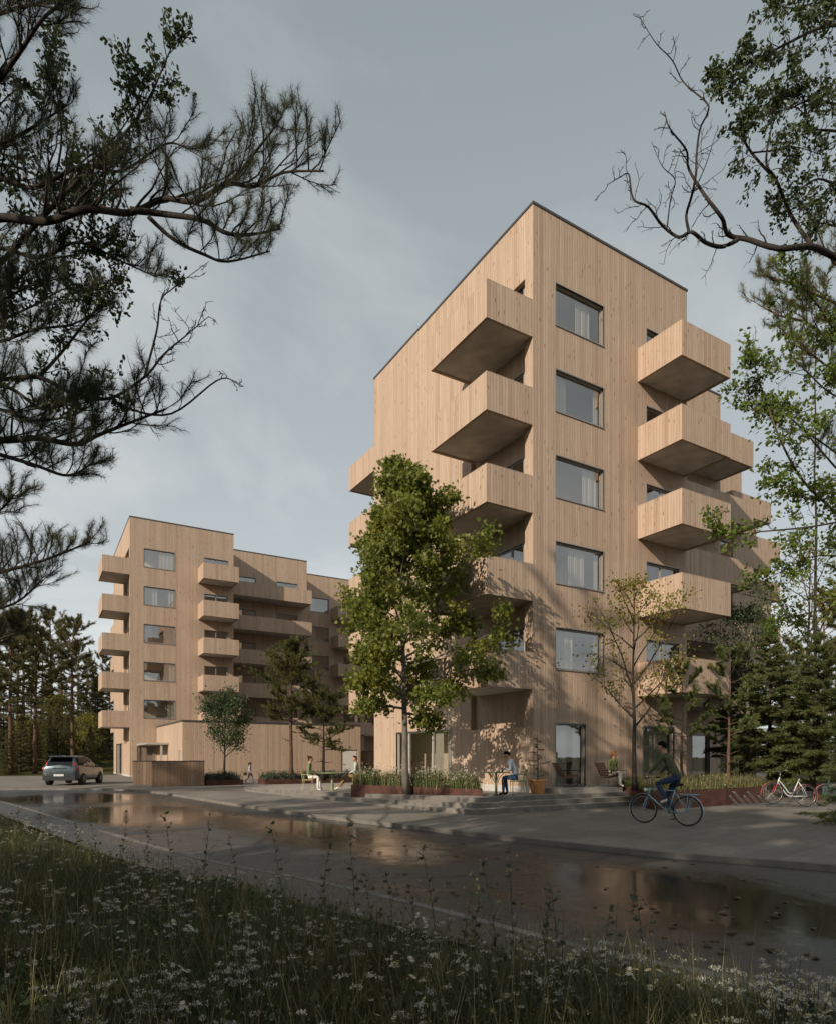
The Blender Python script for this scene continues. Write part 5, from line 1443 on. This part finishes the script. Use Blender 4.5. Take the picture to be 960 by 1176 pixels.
m = MB(); m.lathe([(.030, 0), (.032, .005), (.038, .15), (.036, .15), (.030, .008), (0, .008)], 14); m.build('tumbler', M['glass'], t, True)
m = MB(); m.lathe([(0, .01), (.029, .01), (.035, .12), (0, .12)], 14); m.build('drink', M['amber'], t, True)
# deck chairs and the woman in green
d1 = G(655, 21.9, .566); lounge_chair('low slatted lounge chair on the deck beside the glass door', (d1[0], d1[1], .566), ang + .15)
d2 = G(645, 22.6, .566); 
wd = G(704, 22.1, .566)
lounge_chair('dark wire-framed armchair under the woman in green', (wd[0], wd[1] + .02, .566), -math.pi / 2 + .15)
person('woman in green blouse and cream trousers sitting forward on the deck chair', (wd[0] - .02, wd[1] + .10, .566), -math.pi / 2 + .1, sit(seat=.40, hands=((.34, .05, .56), (.32, -.06, .52)), lean=.16, knees=((.40, .08, .52), (.40, -.05, .54)), feet=((.36, .05, .085), (.46, -.03, .085)), face=(.75, .65, 0)), ('green_blouse', 'cream_trousers', 'white_shoes'), 'hair_red', fem='tail', scale=.93)
# potted conifer
pp = G(617, 20.7); pz = tz(pp[1]); t = thing('potted_plant', 'sparse young conifer in a ribbed terracotta pot by the corner', 'potted plant', (pp[0], pp[1], pz))
m = MB(); prof = [(0, 0), (.20, 0)] + [(.20 + .075 * k / 12 + (.006 if k % 2 else 0), .04 + .36 * k / 12) for k in range(13)] + [(.30, .42), (.30, .47), (.27, .47), (.26, .41), (0, .41)]
m.lathe(prof, 28); m.build('pot', M['terracotta'], t, True)
s = MB(); s.lathe([(.262, .43), (0, .44)], 20); s.build('soil', M['soil'], t)
g = G_(222); T = MB(); C = MB(); T.tube([(0, 0, .40), (.02, 0, .9), (0, .02, 1.9)], [.022, .016, .006], 6); P, D = [], []
for k in range(15):
    z = .55 + 1.3 * k / 15; az = k * 2.4; L = .52 * (1.05 - k / 17)
    b = wander((0, 0, z), (math.cos(az), math.sin(az), .15), L, 4, g, .1, -.02); T.tube(b, np.linspace(.007, .003, 5), 3, cap=False)
    for j in range(5):
        q, dq = at(b, .2 + .16 * j); P.append(q); D.append(dq + g.normal(size=3) * .5)
    P.append(b[-1]); D.append(b[-1] - b[-2])
add_needles(C, np.array(P), np.array(D), .07, .010, 16, g, .1, .8)
tr_ = T.build('trunk', M['bark_twig'], t, True); C.build('crown', M['needle_spruce'], t)

# ------------------------------------------------------------------ child walking between the planters
J = dict(pelvis=(0, 0, .93), chest=(.02, 0, 1.30), neck=(.03, 0, 1.47), head=(.05, 0, 1.62), face=(1, 0, -.15),
         hipl=(0, .09, .90), kneel=(.20, .09, .52), anklel=(.22, .09, .11), toel=(.36, .10, .045), hipr=(0, -.09, .90), kneer=(-.08, -.09, .50), ankler=(-.36, -.09, .19), toer=(-.27, -.1, .06),
         shoulderl=(.02, .19, 1.40), elbowl=(-.05, .24, 1.13), wristl=(.02, .24, .90), handl=(.04, .24, .81), shoulderr=(.02, -.19, 1.40), elbowr=(-.02, -.24, 1.13), wristr=(.12, -.23, .93), handr=(.16, -.22, .85))
cp_ = W(-9.95, 38.2); child = person('small walker in light top and grey jeans passing between the planters', (cp_[0], cp_[1], 0.), ang, J, ('light_top', 'grey_jeans', 'dark_shoes'), 'hair_dark', scale=.72, fem='tail')
t = thing('shoulder_bag', 'small dark bag hanging at the walker passing the planters', 'bag', (cp_[0] - .22 * RT[0] - .22 * .5115, cp_[1] - .22 * RT[1] - .22 * .8595, .48))
m = MB(); m.obox((0, 0, .09), (RT[0], RT[1], 0), (-RT[1], RT[0], 0), (0, 0, 1), .10, .04, .09); m.build('pouch', M['black_leather'], t)
m = MB(); m.tube([(-.07*RT[0], -.07*RT[1], .17), (0.0, 0.0, .48), (.07*RT[0], .07*RT[1], .17)], .008, 5); m.build('strap', M['black_leather'], t)

# ------------------------------------------------------------------ bicycles
def paint(n, c, rough=.3): M[n] = simple(n, c, rough, .1, var=.06, coat=.4)
paint('blue_paint', (.22, .40, .48)); paint('white_paint', (.60, .60, .58)); paint('red_paint', (.42, .022, .030)); paint('rose_paint', (.40, .12, .12)); paint('green_paint', (.05, .12, .08))
M['lamp_glass'] = simple('lamp_glass', (.75, .75, .72), .15, var=.03); M['red_lens'] = simple('red_lens', (.5, .02, .02), .2, var=.05)
def bicycle(label, loc, rz, frame, fork, guard, lowstep, group=None, tilt=0., rack=True, light=True, guards=True):
    root = thing('bicycle', label, 'bicycle', loc, rz, group); root.rotation_euler = (tilt, 0, rz)
    Rw = .345; A = np.array([-.53, 0, Rw]); B = np.array([.53, 0, Rw]); BB = np.array([-.08, 0, .29]); seat = np.array([-.25, 0, .80]); head = np.array([.36, 0, .86]); headl = np.array([.405, 0, .68])
    f = MB()
    f.tube([BB, seat + (0, 0, .05)], .015, 8)
    if lowstep:
        f.tube(smooth3(np.array([headl + (0, 0, .10), (.22, 0, .62), (.02, 0, .40), BB + (-.03, 0, .12)]), 5), .016, 8)
        f.tube(smooth3(np.array([headl + (0, 0, .02), (.24, 0, .50), (.06, 0, .32), BB]), 5), .016, 8)
    else:
        f.tube([headl, BB], .018, 8); f.tube([head - (0, 0, .03), seat], .015, 8)
    f.tube([headl - (-.01, 0, .04), head], .02, 8)
    for s in (-1, 1):
        f.tube([seat - (0, 0, .04), (A[0] * .5 + seat[0] * .5, s * .05, (A[2] + seat[2]) / 2), A + (0, s * .06, 0)], .009, 6); f.tube([BB, A + (0, s * .06, 0)], .010, 6)
    f.build('frame', frame, root, True)
    k = MB()
    for s in (-1, 1): k.tube(smooth3(np.array([headl - (-.01, 0, .05), (.46, s * .05, .56), B + (0, s * .055, 0)]), 3), .011, 6)
    k.build('fork', fork, root, True)
    for c in (A, B):
        ty = MB(); th = np.linspace(0, 2 * math.pi, 41)[:-1]
        ring = lambda r: np.stack([c[0] + r * np.cos(th), 0 * th, c[2] + r * np.sin(th)], 1)
        ty.tube(ring(Rw - .018), .019, 6, closed=True); wv = ty.build('wheel', M['black_rubber'], root, True)
        rm_ = MB(); rm_.tube(ring(Rw - .042), .009, 5, closed=True); rm_.build('rim', M['steel'], wv, True)
        sp = MB(); sp.tube([c + (0, -.05, 0), c + (0, .05, 0)], .018, 8)
        for i in range(24):
            a = i * 2 * math.pi / 24; e = c + np.array([(Rw - .05) * math.cos(a), 0, (Rw - .05) * math.sin(a)]); h = c + np.array([.02 * math.cos(a + 1.2), .03 * (1 if i % 2 else -1), .02 * math.sin(a + 1.2)])
            sp.tube([h, e], .0016, 3, cap=False)
        sp.build('spokes', M['steel'], wv)
    if guards:
        for c, a0, a1 in ((A, 20, 205), (B, -15, 120)):
            th = np.radians(np.linspace(a0, a1, 20)); m = MB(); r = Rw + .022
            L = np.stack([c[0] + r * np.cos(th), 0 * th - .026, c[2] + r * np.sin(th)], 1); Q = L + (0, .052, 0); Mi = L + (0, .026, 0); Mi[:, 0] += .008 * np.cos(th); Mi[:, 2] += .008 * np.sin(th)
            i = np.arange(19); n = 20
            m.add(np.concatenate([L, Mi, Q]), np.concatenate([np.stack([i, i+1, i+n+1, i+n], -1), np.stack([i+n, i+n+1, i+2*n+1, i+2*n], -1)])); m.build('mudguard', guard, root, True)
    h = MB(); h.tube(smooth3(np.array([(.26, .29, 1.10), (.37, .25, 1.10), (.40, .10, 1.06), (.36, 0, 1.02), (.40, -.10, 1.06), (.37, -.25, 1.10), (.26, -.29, 1.10)]), 4), .011, 6); h.tube([head - (0, 0, .02), (.352, 0, 1.02)], .012, 6)
    hb_ = h.build('handlebar', M['steel'], root, True)
    for s in (-1, 1): q = MB(); q.tube([(.25, s * .292, 1.10), (.35, s * .26, 1.10)], .017, 8); q.build('grip', M['black_rubber'], hb_, True)
    s = MB(); s.tube([seat, (-.275, 0, .93)], .012, 6); s.build('seat_post', M['steel'], root, True)
    s = MB()
    pr = [(-.40, .085, .965), (-.34, .09, .96), (-.26, .05, .945), (-.16, .022, .94), (-.10, .018, .935)]
    top = np.array([(x, y, z) for x, y, z in pr]); bot = top.copy(); bot[:, 1] *= -1; mid = top.copy(); mid[:, 1] = 0; mid[:, 2] += .018; lowr = top.copy(); lowr[:, 2] -= .045; lowl = bot.copy(); lowl[:, 2] -= .045
    i = np.arange(4); n = 5; V = np.concatenate([lowr, top, mid, bot, lowl]); s.add(V, np.concatenate([np.stack([i+q*n, i+1+q*n, i+1+(q+1)*n, i+(q+1)*n], -1) for q in range(4)])); s.build('saddle', M['black_leather'], root, True)
    c = MB(); c.lathe([(.0, -.012), (.09, -.012), (.09, -.004), (0, -.004)], 20, c=BB + (0, -.04, 0), axis='y'); c.tube([BB + (0, .07, 0), BB + (.05, .08, .165)], .009, 5); c.tube([BB + (0, -.07, 0), BB + (-.05, -.08, -.165)], .009, 5); c.tube([BB + (0, -.08, 0), BB + (0, .08, 0)], .02, 8)
    c.tube([BB + (0, -.048, .085), A + (0, -.048, .035)], .004, 4); c.tube([BB + (0, -.048, -.085), A + (0, -.048, -.035)], .004, 4)
    cr = c.build('crankset', M['steel'], root)
    for q in (BB + (.05, .13, .165), BB + (-.05, -.13, -.165)): pb = MB(); pb.box(q[0]-.045, q[0]+.045, q[1]-.045, q[1]+.045, q[2]-.012, q[2]+.012); pb.build('pedal', M['black_rubber'], cr)
    if rack:
        r = MB(); r.tube([(-.36, .06, .735), (-.78, .06, .735), (-.80, 0, .735), (-.78, -.06, .735), (-.36, -.06, .735)], .007, 5)
        for x in (-.45, -.58, -.7): r.tube([(x, .06, .735), (x, -.06, .735)], .005, 5)
        for s_ in (-1, 1):
            for x in (-.56, -.7): r.tube([(x, .06 * s_, .735), A + (0, .065 * s_, 0)], .006, 5)
        r.build('luggage_rack', M['steel'] if frame is not M['blue_paint'] else M['blue_paint'], root)
        b = MB(); b.ball((-.88, 0, .57), (.022, .03, .03), 10, 8); b.build('tail_light', M['red_lens'], root, True)
    if light:
        b = MB(); b.lathe([(0, -.05), (.03, -.045), (.045, 0), (.048, .03), (0, .04)], 14, c=(.47, 0, .80), axis='x'); b.build('headlight', M['lamp_glass'], root, True)
    st = MB(); st.tube([BB + (-.08, .03, 0), BB + (-.20, .13, -.27)], .008, 5)
    if tilt: st.build('kickstand', M['steel'], root)
    return root
fr_, re_ = W(5.43, 15.55), W(6.19, 14.78)
hd_ = fr_ - re_; bz = math.atan2(hd_[1], hd_[0]); bc = (fr_ + re_) / 2
bicycle('light blue city bicycle being ridden along the pavement', (bc[0], bc[1], -.004), bz, M['blue_paint'], M['blue_paint'], M['blue_paint'], False)
J = dict(pelvis=(-.30, 0, 1.065), chest=(-.10, 0, 1.44), neck=(.02, 0, 1.62), head=(.07, 0, 1.765), face=(.93, .12, -.22),
         hipl=(-.27, .10, 1.05), kneel=(.13, .12, .93), anklel=(-.09, .12, .555), toel=(.05, .13, .505), hipr=(-.27, -.10, 1.05), kneer=(.02, -.11, .62), ankler=(-.20, -.12, .215), toer=(-.05, -.13, .165),
         shoulderl=(-.03, .195, 1.555), elbowl=(.10, .275, 1.31), wristl=(.25, .285, 1.155), handl=(.34, .275, 1.125), shoulderr=(-.03, -.195, 1.555), elbowr=(.10, -.275, 1.31), wristr=(.25, -.285, 1.155), handr=(.34, -.275, 1.125))
person('man in olive sweater and jeans riding the light blue bicycle', (bc[0], bc[1], -.004), bz, J, ('olive_sweater', 'blue_jeans', 'white_shoes'), 'hair_dark', scale=1.04)
# rack of leaning hoops
rk = G(868, 20.6); t = thing('bicycle_rack', 'steel bicycle rack of slanting hoops before the rusty planter', 'bicycle rack', (rk[0], rk[1], 0.), ang)
b = MB(); b.tube([(-.55, 0, .03), (1.0, 0, .03)], .016, 6); b.tube([(-.55, .5, .03), (1.0, .5, .03)], .016, 6); b.build('base_rail', M['steel'], t)
for k in range(7):
    x = -.50 + k * .23; hi = .46 if k % 2 else .34; hp = MB(); lx = .42 if k % 2 else .30
    hp.tube(smooth3(np.array([(x, .05, .03), (x - lx * .8, .05, hi - .06), (x - lx, .08, hi), (x - lx, .17, hi), (x - lx * .8, .2, hi - .06), (x, .2, .03)]), 4), .012, 6); hp.build('hoop', M['steel'], t, True)
pb = G(905, 20.3); o = bicycle('parked step-through bicycle with white frame and red wheel guards, in the rack', (pb[0], pb[1], -.004), ang + math.pi, M['white_paint'], M['red_paint'], M['rose_paint'], True, tilt=-.06, rack=False, light=False)
o.rotation_euler = (-.05, -.085, ang + math.pi); o.location.z = .055
pb = G(962, 20.9); bicycle('second parked bicycle half hidden behind the dark fir', (pb[0], pb[1], -.004), ang + math.pi + .15, M['green_paint'], M['green_paint'], M['rose_paint'], True, tilt=-.07, rack=True, light=False)

# ------------------------------------------------------------------ parked car
def car(loc, rz):
    root = thing('parked_car', 'blue-grey compact sport utility car parked by the forest edge, seen from behind', 'car', loc, rz)
    body = simple('metallic_car_paint', (.060, .082, .095), .30, .5, var=.04, coat=.6); dark = simple('dark_plastic', (.018, .019, .021), .8)
    # stations along x: (x, z_sill, w_sill, z_belt, w_belt, w_shoulder_z, w_roof, z_roof)
    S = [(-2.20, .50, .62, .78, .70, .84, .60, .90), (-2.17, .38, .78, .95, .84, 1.00, .72, 1.05), (-2.05, .30, .88, 1.02, .90, 1.08, .70, 1.32), (-1.80, .27, .91, 1.02, .925, 1.08, .62, 1.60), (-1.2, .26, .92, 1.02, .93, 1.06, .60, 1.655), (-.4, .26, .92, 1.00, .93, 1.04, .60, 1.665),
         (.30, .26, .92, .98, .93, 1.02, .61, 1.60), (.62, .26, .92, .97, .93, 1.01, .66, 1.42), (1.10, .26, .92, .96, .925, 1.00, .76, 1.05), (1.75, .28, .90, .92, .90, .95, .74, 1.00), (2.05, .32, .84, .84, .84, .87, .66, .92), (2.20, .42, .66, .70, .68, .74, .52, .80)]
    def ring(s):
        x, z0, w0, z1, w1, z2, w3, z3 = s
        half = [(0, z0), (w0 * .9, z0), (w0, z0 + .10), (w1 + .012, z0 * .45 + z1 * .55), (w1, z1), (w1 - .05, z2), (w3, z3 - .05), (w3 - .10, z3), (0, z3 + .012)]
        return [(x, y, z) for y, z in half] + [(x, -y, z) for y, z in half[-2:0:-1]]
    m = MB(); rings = [ring(s) for s in S]; k = len(rings[0]); v = np.array(rings).reshape(-1, 3)
    i = np.arange(len(S) - 1)[:, None] * k; j = np.arange(k)[None, :]
    m.add(v, np.stack([i + j, i + (j+1) % k, i + k + (j+1) % k, i + k + j], -1).reshape(-1, 4))
    m.f.append((np.array([list(range(k))[::-1]]), 0)); m.f.append((np.array([list(range(v.shape[0] - k, v.shape[0]))]), 0))
    o = m.build('body', body, root, True)
    sb = o.modifiers.new('bevel', 'BEVEL'); sb.width = .02; sb.segments = 2; sb.limit_method = 'ANGLE'; sb.angle_limit = R(30)
    lp = lambda a, b, t: tuple(np.array(a) * (1 - t) + np.array(b) * t)
    gl = lambda P, off: tuple(np.array(P) + off)
    # side glass, windscreen, rear screen, each just proud of the body
    for s in (-1, 1):
        for (a, b) in ((3, 4), (4, 5), (5, 6)):
            A0, A1 = rings[a][5], rings[a][6]; B0, B1 = rings[b][5], rings[b][6]
            q = [lp(lp(A0, A1, .12), lp(B0, B1, .12), .05), lp(lp(A0, A1, .12), lp(B0, B1, .12), .95), lp(lp(A0, A1, .92), lp(B0, B1, .92), .95), lp(lp(A0, A1, .92), lp(B0, B1, .92), .05)]
            w = MB(); q2 = [(x, (y + .012) * s, z + .006) for x, y, z in q]; w.poly(q2); w.build('side_window', M['car_glass'], root)
        mb = MB(); mb.ball((.52, s * 1.0, 1.06), (.10, .10, .075), 12, 8); mb.tube([(.52, s * .90, 1.02), (.52, s * .98, 1.05)], .02, 6); mb.build('wing_mirror', body, root, True)
        tl = MB(); tl.add([(-2.20, s*.60, .86), (-2.185, s*.83, .86), (-2.03, s*.945, .92), (-2.0, s*.94, 1.04), (-2.10, s*.80, 1.03), (-2.02, s*.74, 1.30), (-2.075, s*.66, 1.30), (-2.16, s*.70, 1.02)], [[0, 1, 4, 7], [1, 2, 3, 4], [7, 4, 5, 6]]); tl.build('tail_light', M['red_lens'], root)
        dh = MB(); dh.box(-.95, -.75, s*.932 - .012, s*.932 + .012, .86, .90); dh.build('door_handle', body, root)
        hl = MB(); hl.ball((2.02, s * .66, .78), (.16, .17, .08), 12, 8); hl.build('headlight', M['lamp_glass'], root, True)
        rf = MB(); rf.box(-2.235, -2.19, s*.55 - .12, s*.55 + .12, .44, .48); rf.build('reflector', M['red_lens'], root)
        rl = MB(); rl.tube([(-1.7, s*.58, 1.64), (-1.4, s*.58, 1.695), (.0, s*.58, 1.70), (.25, s*.58, 1.64)], .014, 6); rl.build('roof_rail', dark, root, True)
        for x in (-1.32, 1.33):
            ar = MB(); ar.lathe([(.0, -.02), (.375, -.02), (.375, .02), (.0, .02)], 28, c=(x, s * .915, .36), axis='y'); ar.build('wheel_arch', dark, root)
            ty = MB(); ty.lathe([(.20, -.11), (.33, -.11), (.345, -.07), (.345, .07), (.33, .11), (.20, .11)], 28, c=(x, s * .86, .345), axis='y'); wv = ty.build('wheel', M['black_rubber'], root, True)
            rm_ = MB(); rm_.lathe([(.0, .05), (.05, .075), (.21, .085), (.235, .10), (.235, -.05)] if s > 0 else [(.0, -.05), (.05, -.075), (.21, -.085), (.235, -.10), (.235, .05)], 24, c=(x, s * .86, .345), axis='y'); rm_.build('rim', M['black_metal'], wv, True)
            for q in range(5):
                a = q * 2 * math.pi / 5; sp = MB(); sp.tube([(x, s * .955, .345), (x + .21 * math.cos(a), s * .965, .345 + .21 * math.sin(a))], [.035, .022], 5); sp.build('wheel_spoke', M['steel'], wv)
    rw = MB(); rw.add([(-2.165, -.66, 1.06), (-2.165, .66, 1.06), (-2.07, .62, 1.31), (-2.07, -.62, 1.31), (-1.83, .55, 1.585), (-1.83, -.55, 1.585)], [[0, 1, 2, 3], [3, 2, 4, 5]]); rw.build('rear_window', M['car_glass'], root)
    spo = MB(); spo.obox((-1.93, 0, 1.625), (1, 0, .12), (0, 1, 0), (-.12, 0, 1), .17, .60, .022); spo.build('spoiler', body, root)
    ws = MB(); ws.add([(1.02, -.70, 1.10), (1.02, .70, 1.10), (.42, .58, 1.56), (.42, -.58, 1.56)], [[0, 1, 2, 3]]); ws.build('windscreen', M['car_glass'], root)
    bp_ = MB(); bp_.obox((-2.19, 0, .44), (1, 0, 0), (0, 1, 0), (0, 0, 1), .06, .84, .14); bp_.build('rear_bumper', dark, root)
    pl = MB(); pl.box(-2.275, -2.262, -.26, .26, .53, .64); pl.build('number_plate', M['white_paint'], root)
    tg = MB(); tg.box(-2.222, -2.20, -.36, .36, .955, .985); tg.build('tailgate_trim', dark, root)
    return root
cq = W(-20.0, 37.6); car((cq[0], cq[1], -.02), math.atan2(.917, .396))
# ------------------------------------------------------------------ meadow
g = G_(301)
def edge_x(y):     # inner edge of the footway: the meadow lies to the camera side of it
    o = offs(NK, foot_w(NK) + .03); k = np.argsort(o[:, 1]); return np.interp(y, o[k, 1], o[k, 0])
def mz(P):
    d = np.clip(edge_x(P[:, 1]) - P[:, 0], 0, 6)
    return -.10 + .13 * np.clip(d / 1.2, 0, 1) + .05 * np.sin(P[:, 0] * 1.7) * np.cos(P[:, 1] * 1.3) * np.clip(d, 0, 1)
# meadow ground sheet following the same relief
ys = np.linspace(-6, 33, 90); m = MB(); nn = 14
X = np.stack([edge_x(ys) + .12 - (np.linspace(0, 1, nn)[k] ** 1.6) * 26 for k in range(nn)], 1); Y = np.repeat(ys[:, None], nn, 1)
Z = mz(np.stack([X.ravel(), Y.ravel()], 1)).reshape(X.shape)
i = np.arange(89)[:, None] * nn + np.arange(nn - 1)[None, :]
m.add(np.stack([X, Y, Z], -1).reshape(-1, 3), np.stack([i, i + 1, i + nn + 1, i + nn], -1).reshape(-1, 4))
tag(m.build('meadow', M['earth'], smooth=True), kind='structure')

def sample(n, fmin, fmax, k=1.5, margin=.72):
    f = fmin + (fmax - fmin) * g.uniform(0, 1, n) ** k
    r = g.uniform(-margin, margin, n) * f
    P = RT[None, :] * r[:, None] + FW[None, :] * f[:, None]
    e = edge_x(P[:, 1]) - P[:, 0]
    return P[e > g.uniform(-.05, .30, n)]
P = np.concatenate([sample(95000, 2.1, 8, 1.1), sample(70000, 7, 16, 1.0), sample(45000, 15, 33, 1.0)])
nz = np.sin(P[:, 0] * 1.9 + 1.2 * np.sin(P[:, 1] * 1.1)) * np.cos(P[:, 1] * 1.6 + .8 * np.sin(P[:, 0] * 2.3))
e = edge_x(P[:, 1]) - P[:, 0]
f_ = P @ FW
h = (.25 + .10 * nz + .10 * g.uniform(-1, 1, len(P))) * np.clip(.50 + e * .5, .35, 1.1)
h *= np.where(g.uniform(0, 1, len(P)) < .06, 1.7, 1.)
h = np.maximum(h, .06) * np.clip(1.35 - (f_ - 8) * .02, .7, 1.)
mb = MB(); B = np.column_stack([P, mz(P) - .02])
blades(mb, B, h, .75, .0075, g)
o = mb.build('grass', M['grass']); tag(o, 'dark green unmown meadow grass beside the road', 'grass', None, 'stuff')
# dry stalks and weeds
P = np.concatenate([sample(2600, 2.4, 9), sample(2200, 8, 26)])
mb = MB(); B = np.column_stack([P, mz(P)]); blades(mb, B, g.uniform(.35, .72, len(P)), .35, .005, g)
tips = B + np.stack([0 * P[:, 0], 0 * P[:, 0], g.uniform(.3, .5, len(P))], 1)
add_leaves(mb, np.repeat(tips, 3, 0) + g.normal(size=(len(P) * 3, 3)) * [.02, .02, .06], .011, g, None, -.4, .2, 'ellipse')
o = mb.build('grass', M['straw']); tag(o, 'pale dry stalks standing in the dark meadow', 'grass', None, 'stuff')
# broad-leaved weeds in the sward
P = np.concatenate([sample(5200, 2.2, 8), sample(3500, 7, 20)])
mb = MB(); B = np.column_stack([P, mz(P)]); B = np.repeat(B, 4, 0) + g.normal(size=(len(P) * 4, 3)) * [.05, .05, .03] + np.stack([np.zeros(len(P) * 4)] * 2 + [g.uniform(.03, .26, len(P) * 4)], 1)
add_leaves(mb, B, .055, g, None, .1, .7, 'ovate')
o = mb.build('undergrowth', M['leaf_oak']); tag(o, 'small dark weeds growing among the meadow grass', 'weeds', None, 'stuff')

# flowering plants: white umbels and small daisies, one object each
def flower_mesh(kind, q):
    b = MB(); gg = G_(400 + q)
    hgt = [.40, .36, .30][kind] * gg.uniform(.85, 1.2)
    heads = [5, 3, 4][kind]
    top = np.array([gg.normal() * .03, gg.normal() * .03, hgt])
    b.tube([(0, 0, 0), top * .5 + [gg.normal() * .012, gg.normal() * .012, 0], top], [.0035, .003, .002], 4, 0, cap=False)
    for k in range(heads):
        a = k * 2.4 + gg.uniform(-.4, .4); s = top * gg.uniform(.45, .8); rr = gg.uniform(.03, .10)
        e = np.array([s[0] + rr * math.cos(a), s[1] + rr * math.sin(a), hgt * gg.uniform(.86, 1.12)])
        b.tube([s, (s + e) / 2 + [rr * .3 * math.cos(a), rr * .3 * math.sin(a), -.01], e], [.0022, .002, .0016], 3, 0, cap=False)
        if kind == 0:      # flat umbel of tiny florets
            n = 30; rad = gg.uniform(.020, .036); t = gg.uniform(0, 2 * math.pi, n); u = np.sqrt(gg.uniform(0, 1, n)) * rad
            c = e + np.stack([u * np.cos(t), u * np.sin(t), .010 - 5. * u * u + gg.normal(size=n) * .003], 1)
            add_leaves(b, c, .0105, gg, None, -.1, 2.5, 'ellipse', 1)
        else:              # daisy: ray petals round a yellow eye
            n = 12; t = np.arange(n) * 2 * math.pi / n; L = .017 if kind == 1 else .013; tl = gg.normal(size=2) * .35
            for ti in t:
                d = np.array([math.cos(ti), math.sin(ti), -(tl[0] * math.cos(ti) + tl[1] * math.sin(ti))]); p = np.array([-math.sin(ti), math.cos(ti), 0]) * L * .24
                b.add([e + d * .004 - p * .6, e + d * .004 + p * .6, e + d * L + p, e + d * (L * 1.12), e + d * L - p], [[0, 1, 2, 3, 4]], 1)
            b.ball(e + [0, 0, .002], (.0065, .0065, .004), 6, 4, 2)
    k = 7; add_leaves(b, np.stack([gg.normal(size=k) * .02, gg.normal(size=k) * .02, gg.uniform(.03, hgt * .7, k)], 1), .05, gg, None, -.1, .5, 'ellipse', 0)
    return b.mesh('wildflower', [M['planting_dark'], M['petal'], M['yolk']])
M['yolk'] = simple('flower_eye', (.42, .30, .03), .8)
meshes = [[flower_mesh(k, k * 10 + q) for q in range(5)] for k in range(3)]
KINDS_ = [('yarrow_plant', 'white flat-topped meadow flower among the grass', 'white umbels in the meadow'), ('daisy_plant', 'white daisy with yellow eye among the meadow grass', 'white daisies in the meadow'), ('daisy_plant', 'small white many-headed daisy among the meadow grass', 'small white daisies in the meadow')]
cl = sample(44, 2.9, 15, 1.25, .66)
ci = g.integers(0, len(cl), 900); fp = cl[ci] + g.normal(size=(900, 2)) * (.16 + .05 * (cl[ci] @ FW))[:, None] * .75
ef = edge_x(fp[:, 1]) - fp[:, 0]; ff = fp @ FW; rr = fp @ RT
fp = fp[(ef > .12) & (ff > 2.75) & (np.abs(rr / ff) < .67)][:270]
extra = sample(90, 2.8, 9, 1.2, .66)
fp = np.concatenate([fp, extra])[:400]
zz = mz(fp)
kk_of = g.choice(3, len(fp), p=[.5, .32, .18])
for (x, y), z, k in zip(fp, zz, kk_of):
    o = link(KINDS_[k][0], meshes[k][g.integers(0, 5)], None, (x, y, z - .02), g.uniform(0, 6.28), g.uniform(.8, 1.15))
    tag(o, KINDS_[k][1], 'wildflower', KINDS_[k][2])
# tall weeds that stand up against the road
def weed_mesh(q):
    b = MB(); gg = G_(440 + q); h = gg.uniform(.6, .95); top = np.array([gg.normal() * .06, gg.normal() * .06, h])
    ln = np.array([(0, 0, 0), top * .4 + [gg.normal() * .02, 0, 0], top]); b.tube(smooth3(ln, 4), np.linspace(.005, .002, 9), 4, 0, cap=False)
    for k in range(9):
        t = .25 + .75 * k / 9; p = at(smooth3(ln, 4), min(.98, t))[0]; a = k * 2.4; L = .20 * (1.1 - t)
        e = p + [L * math.cos(a), L * math.sin(a), L * .9]; b.tube([p, (p + e) / 2 + [0, 0, .01], e], [.0025, .002, .0014], 3, 0, cap=False)
        add_leaves(b, np.array([e] * 5) + gg.normal(size=(5, 3)) * .014, .026, gg, None, -.3, .3, 'ellipse', 0 if q % 2 else 1)
        add_leaves(b, np.array([p] * 2), .06, gg, np.array([[math.cos(a), math.sin(a), .3]] * 2) * 2, .1, .6, 'ellipse', 0)
    return b.mesh('weed_plant', [M['planting_dark'], M['straw']])
wm = [weed_mesh(q) for q in range(5)]
for n_, (px, f) in enumerate([(452, 6.6), (440, 6.3), (560, 5.6), (575, 5.5), (528, 5.8), (612, 5.2), (655, 4.9), (700, 4.7), (505, 6.0), (395, 7.5), (330, 8.8), (282, 9.9), (212, 11.5), (185, 12.4), (300, 9.3), (250, 10.6), (745, 4.45), (590, 5.3), (460, 6.1), (350, 8.2), (125, 14.5), (85, 16.5), (410, 6.9), (630, 4.95)]):
    q = G(px, f); q[0] = min(q[0], edge_x(q[1]) - .02); o = link('weed_plant', wm[n_ % 5], None, (q[0], q[1], -.04), g.uniform(0, 6), g.uniform(.75, 1.1)); tag(o, 'tall seeding weed standing at the meadow edge', 'weed', 'tall weeds along the footway')
# leaves lying on the wet road
lm = MB(); T_, F_ = TPL['ovate']; v = T_ * [.075, .075, .12]; v[:, 2] += .006
for q in F_: lm.add(v, [q])
leafme = lm.mesh('fallen_leaf', M['leaf_dry'])
n = 0
while n < 95:
    px, py = g.uniform(330, 960), g.uniform(925, 1120); f = (CAMZ + .10) * FPX / (py - HOR); q = G(px, f)
    xn = np.interp(q[1], NK[np.argsort(NK[:, 1]), 1], NK[np.argsort(NK[:, 1]), 0]); xf = np.interp(q[1], FK[np.argsort(FK[:, 1]), 1], FK[np.argsort(FK[:, 1]), 0])
    if not (xn + .1 < q[0] < xf - .1): continue
    o = link('fallen_leaf', leafme, None, (q[0], q[1], -.099), g.uniform(0, 6), g.uniform(.7, 1.6)); tag(o, 'dark fallen leaf lying on the wet road', 'leaf', 'fallen leaves on the wet road'); n += 1
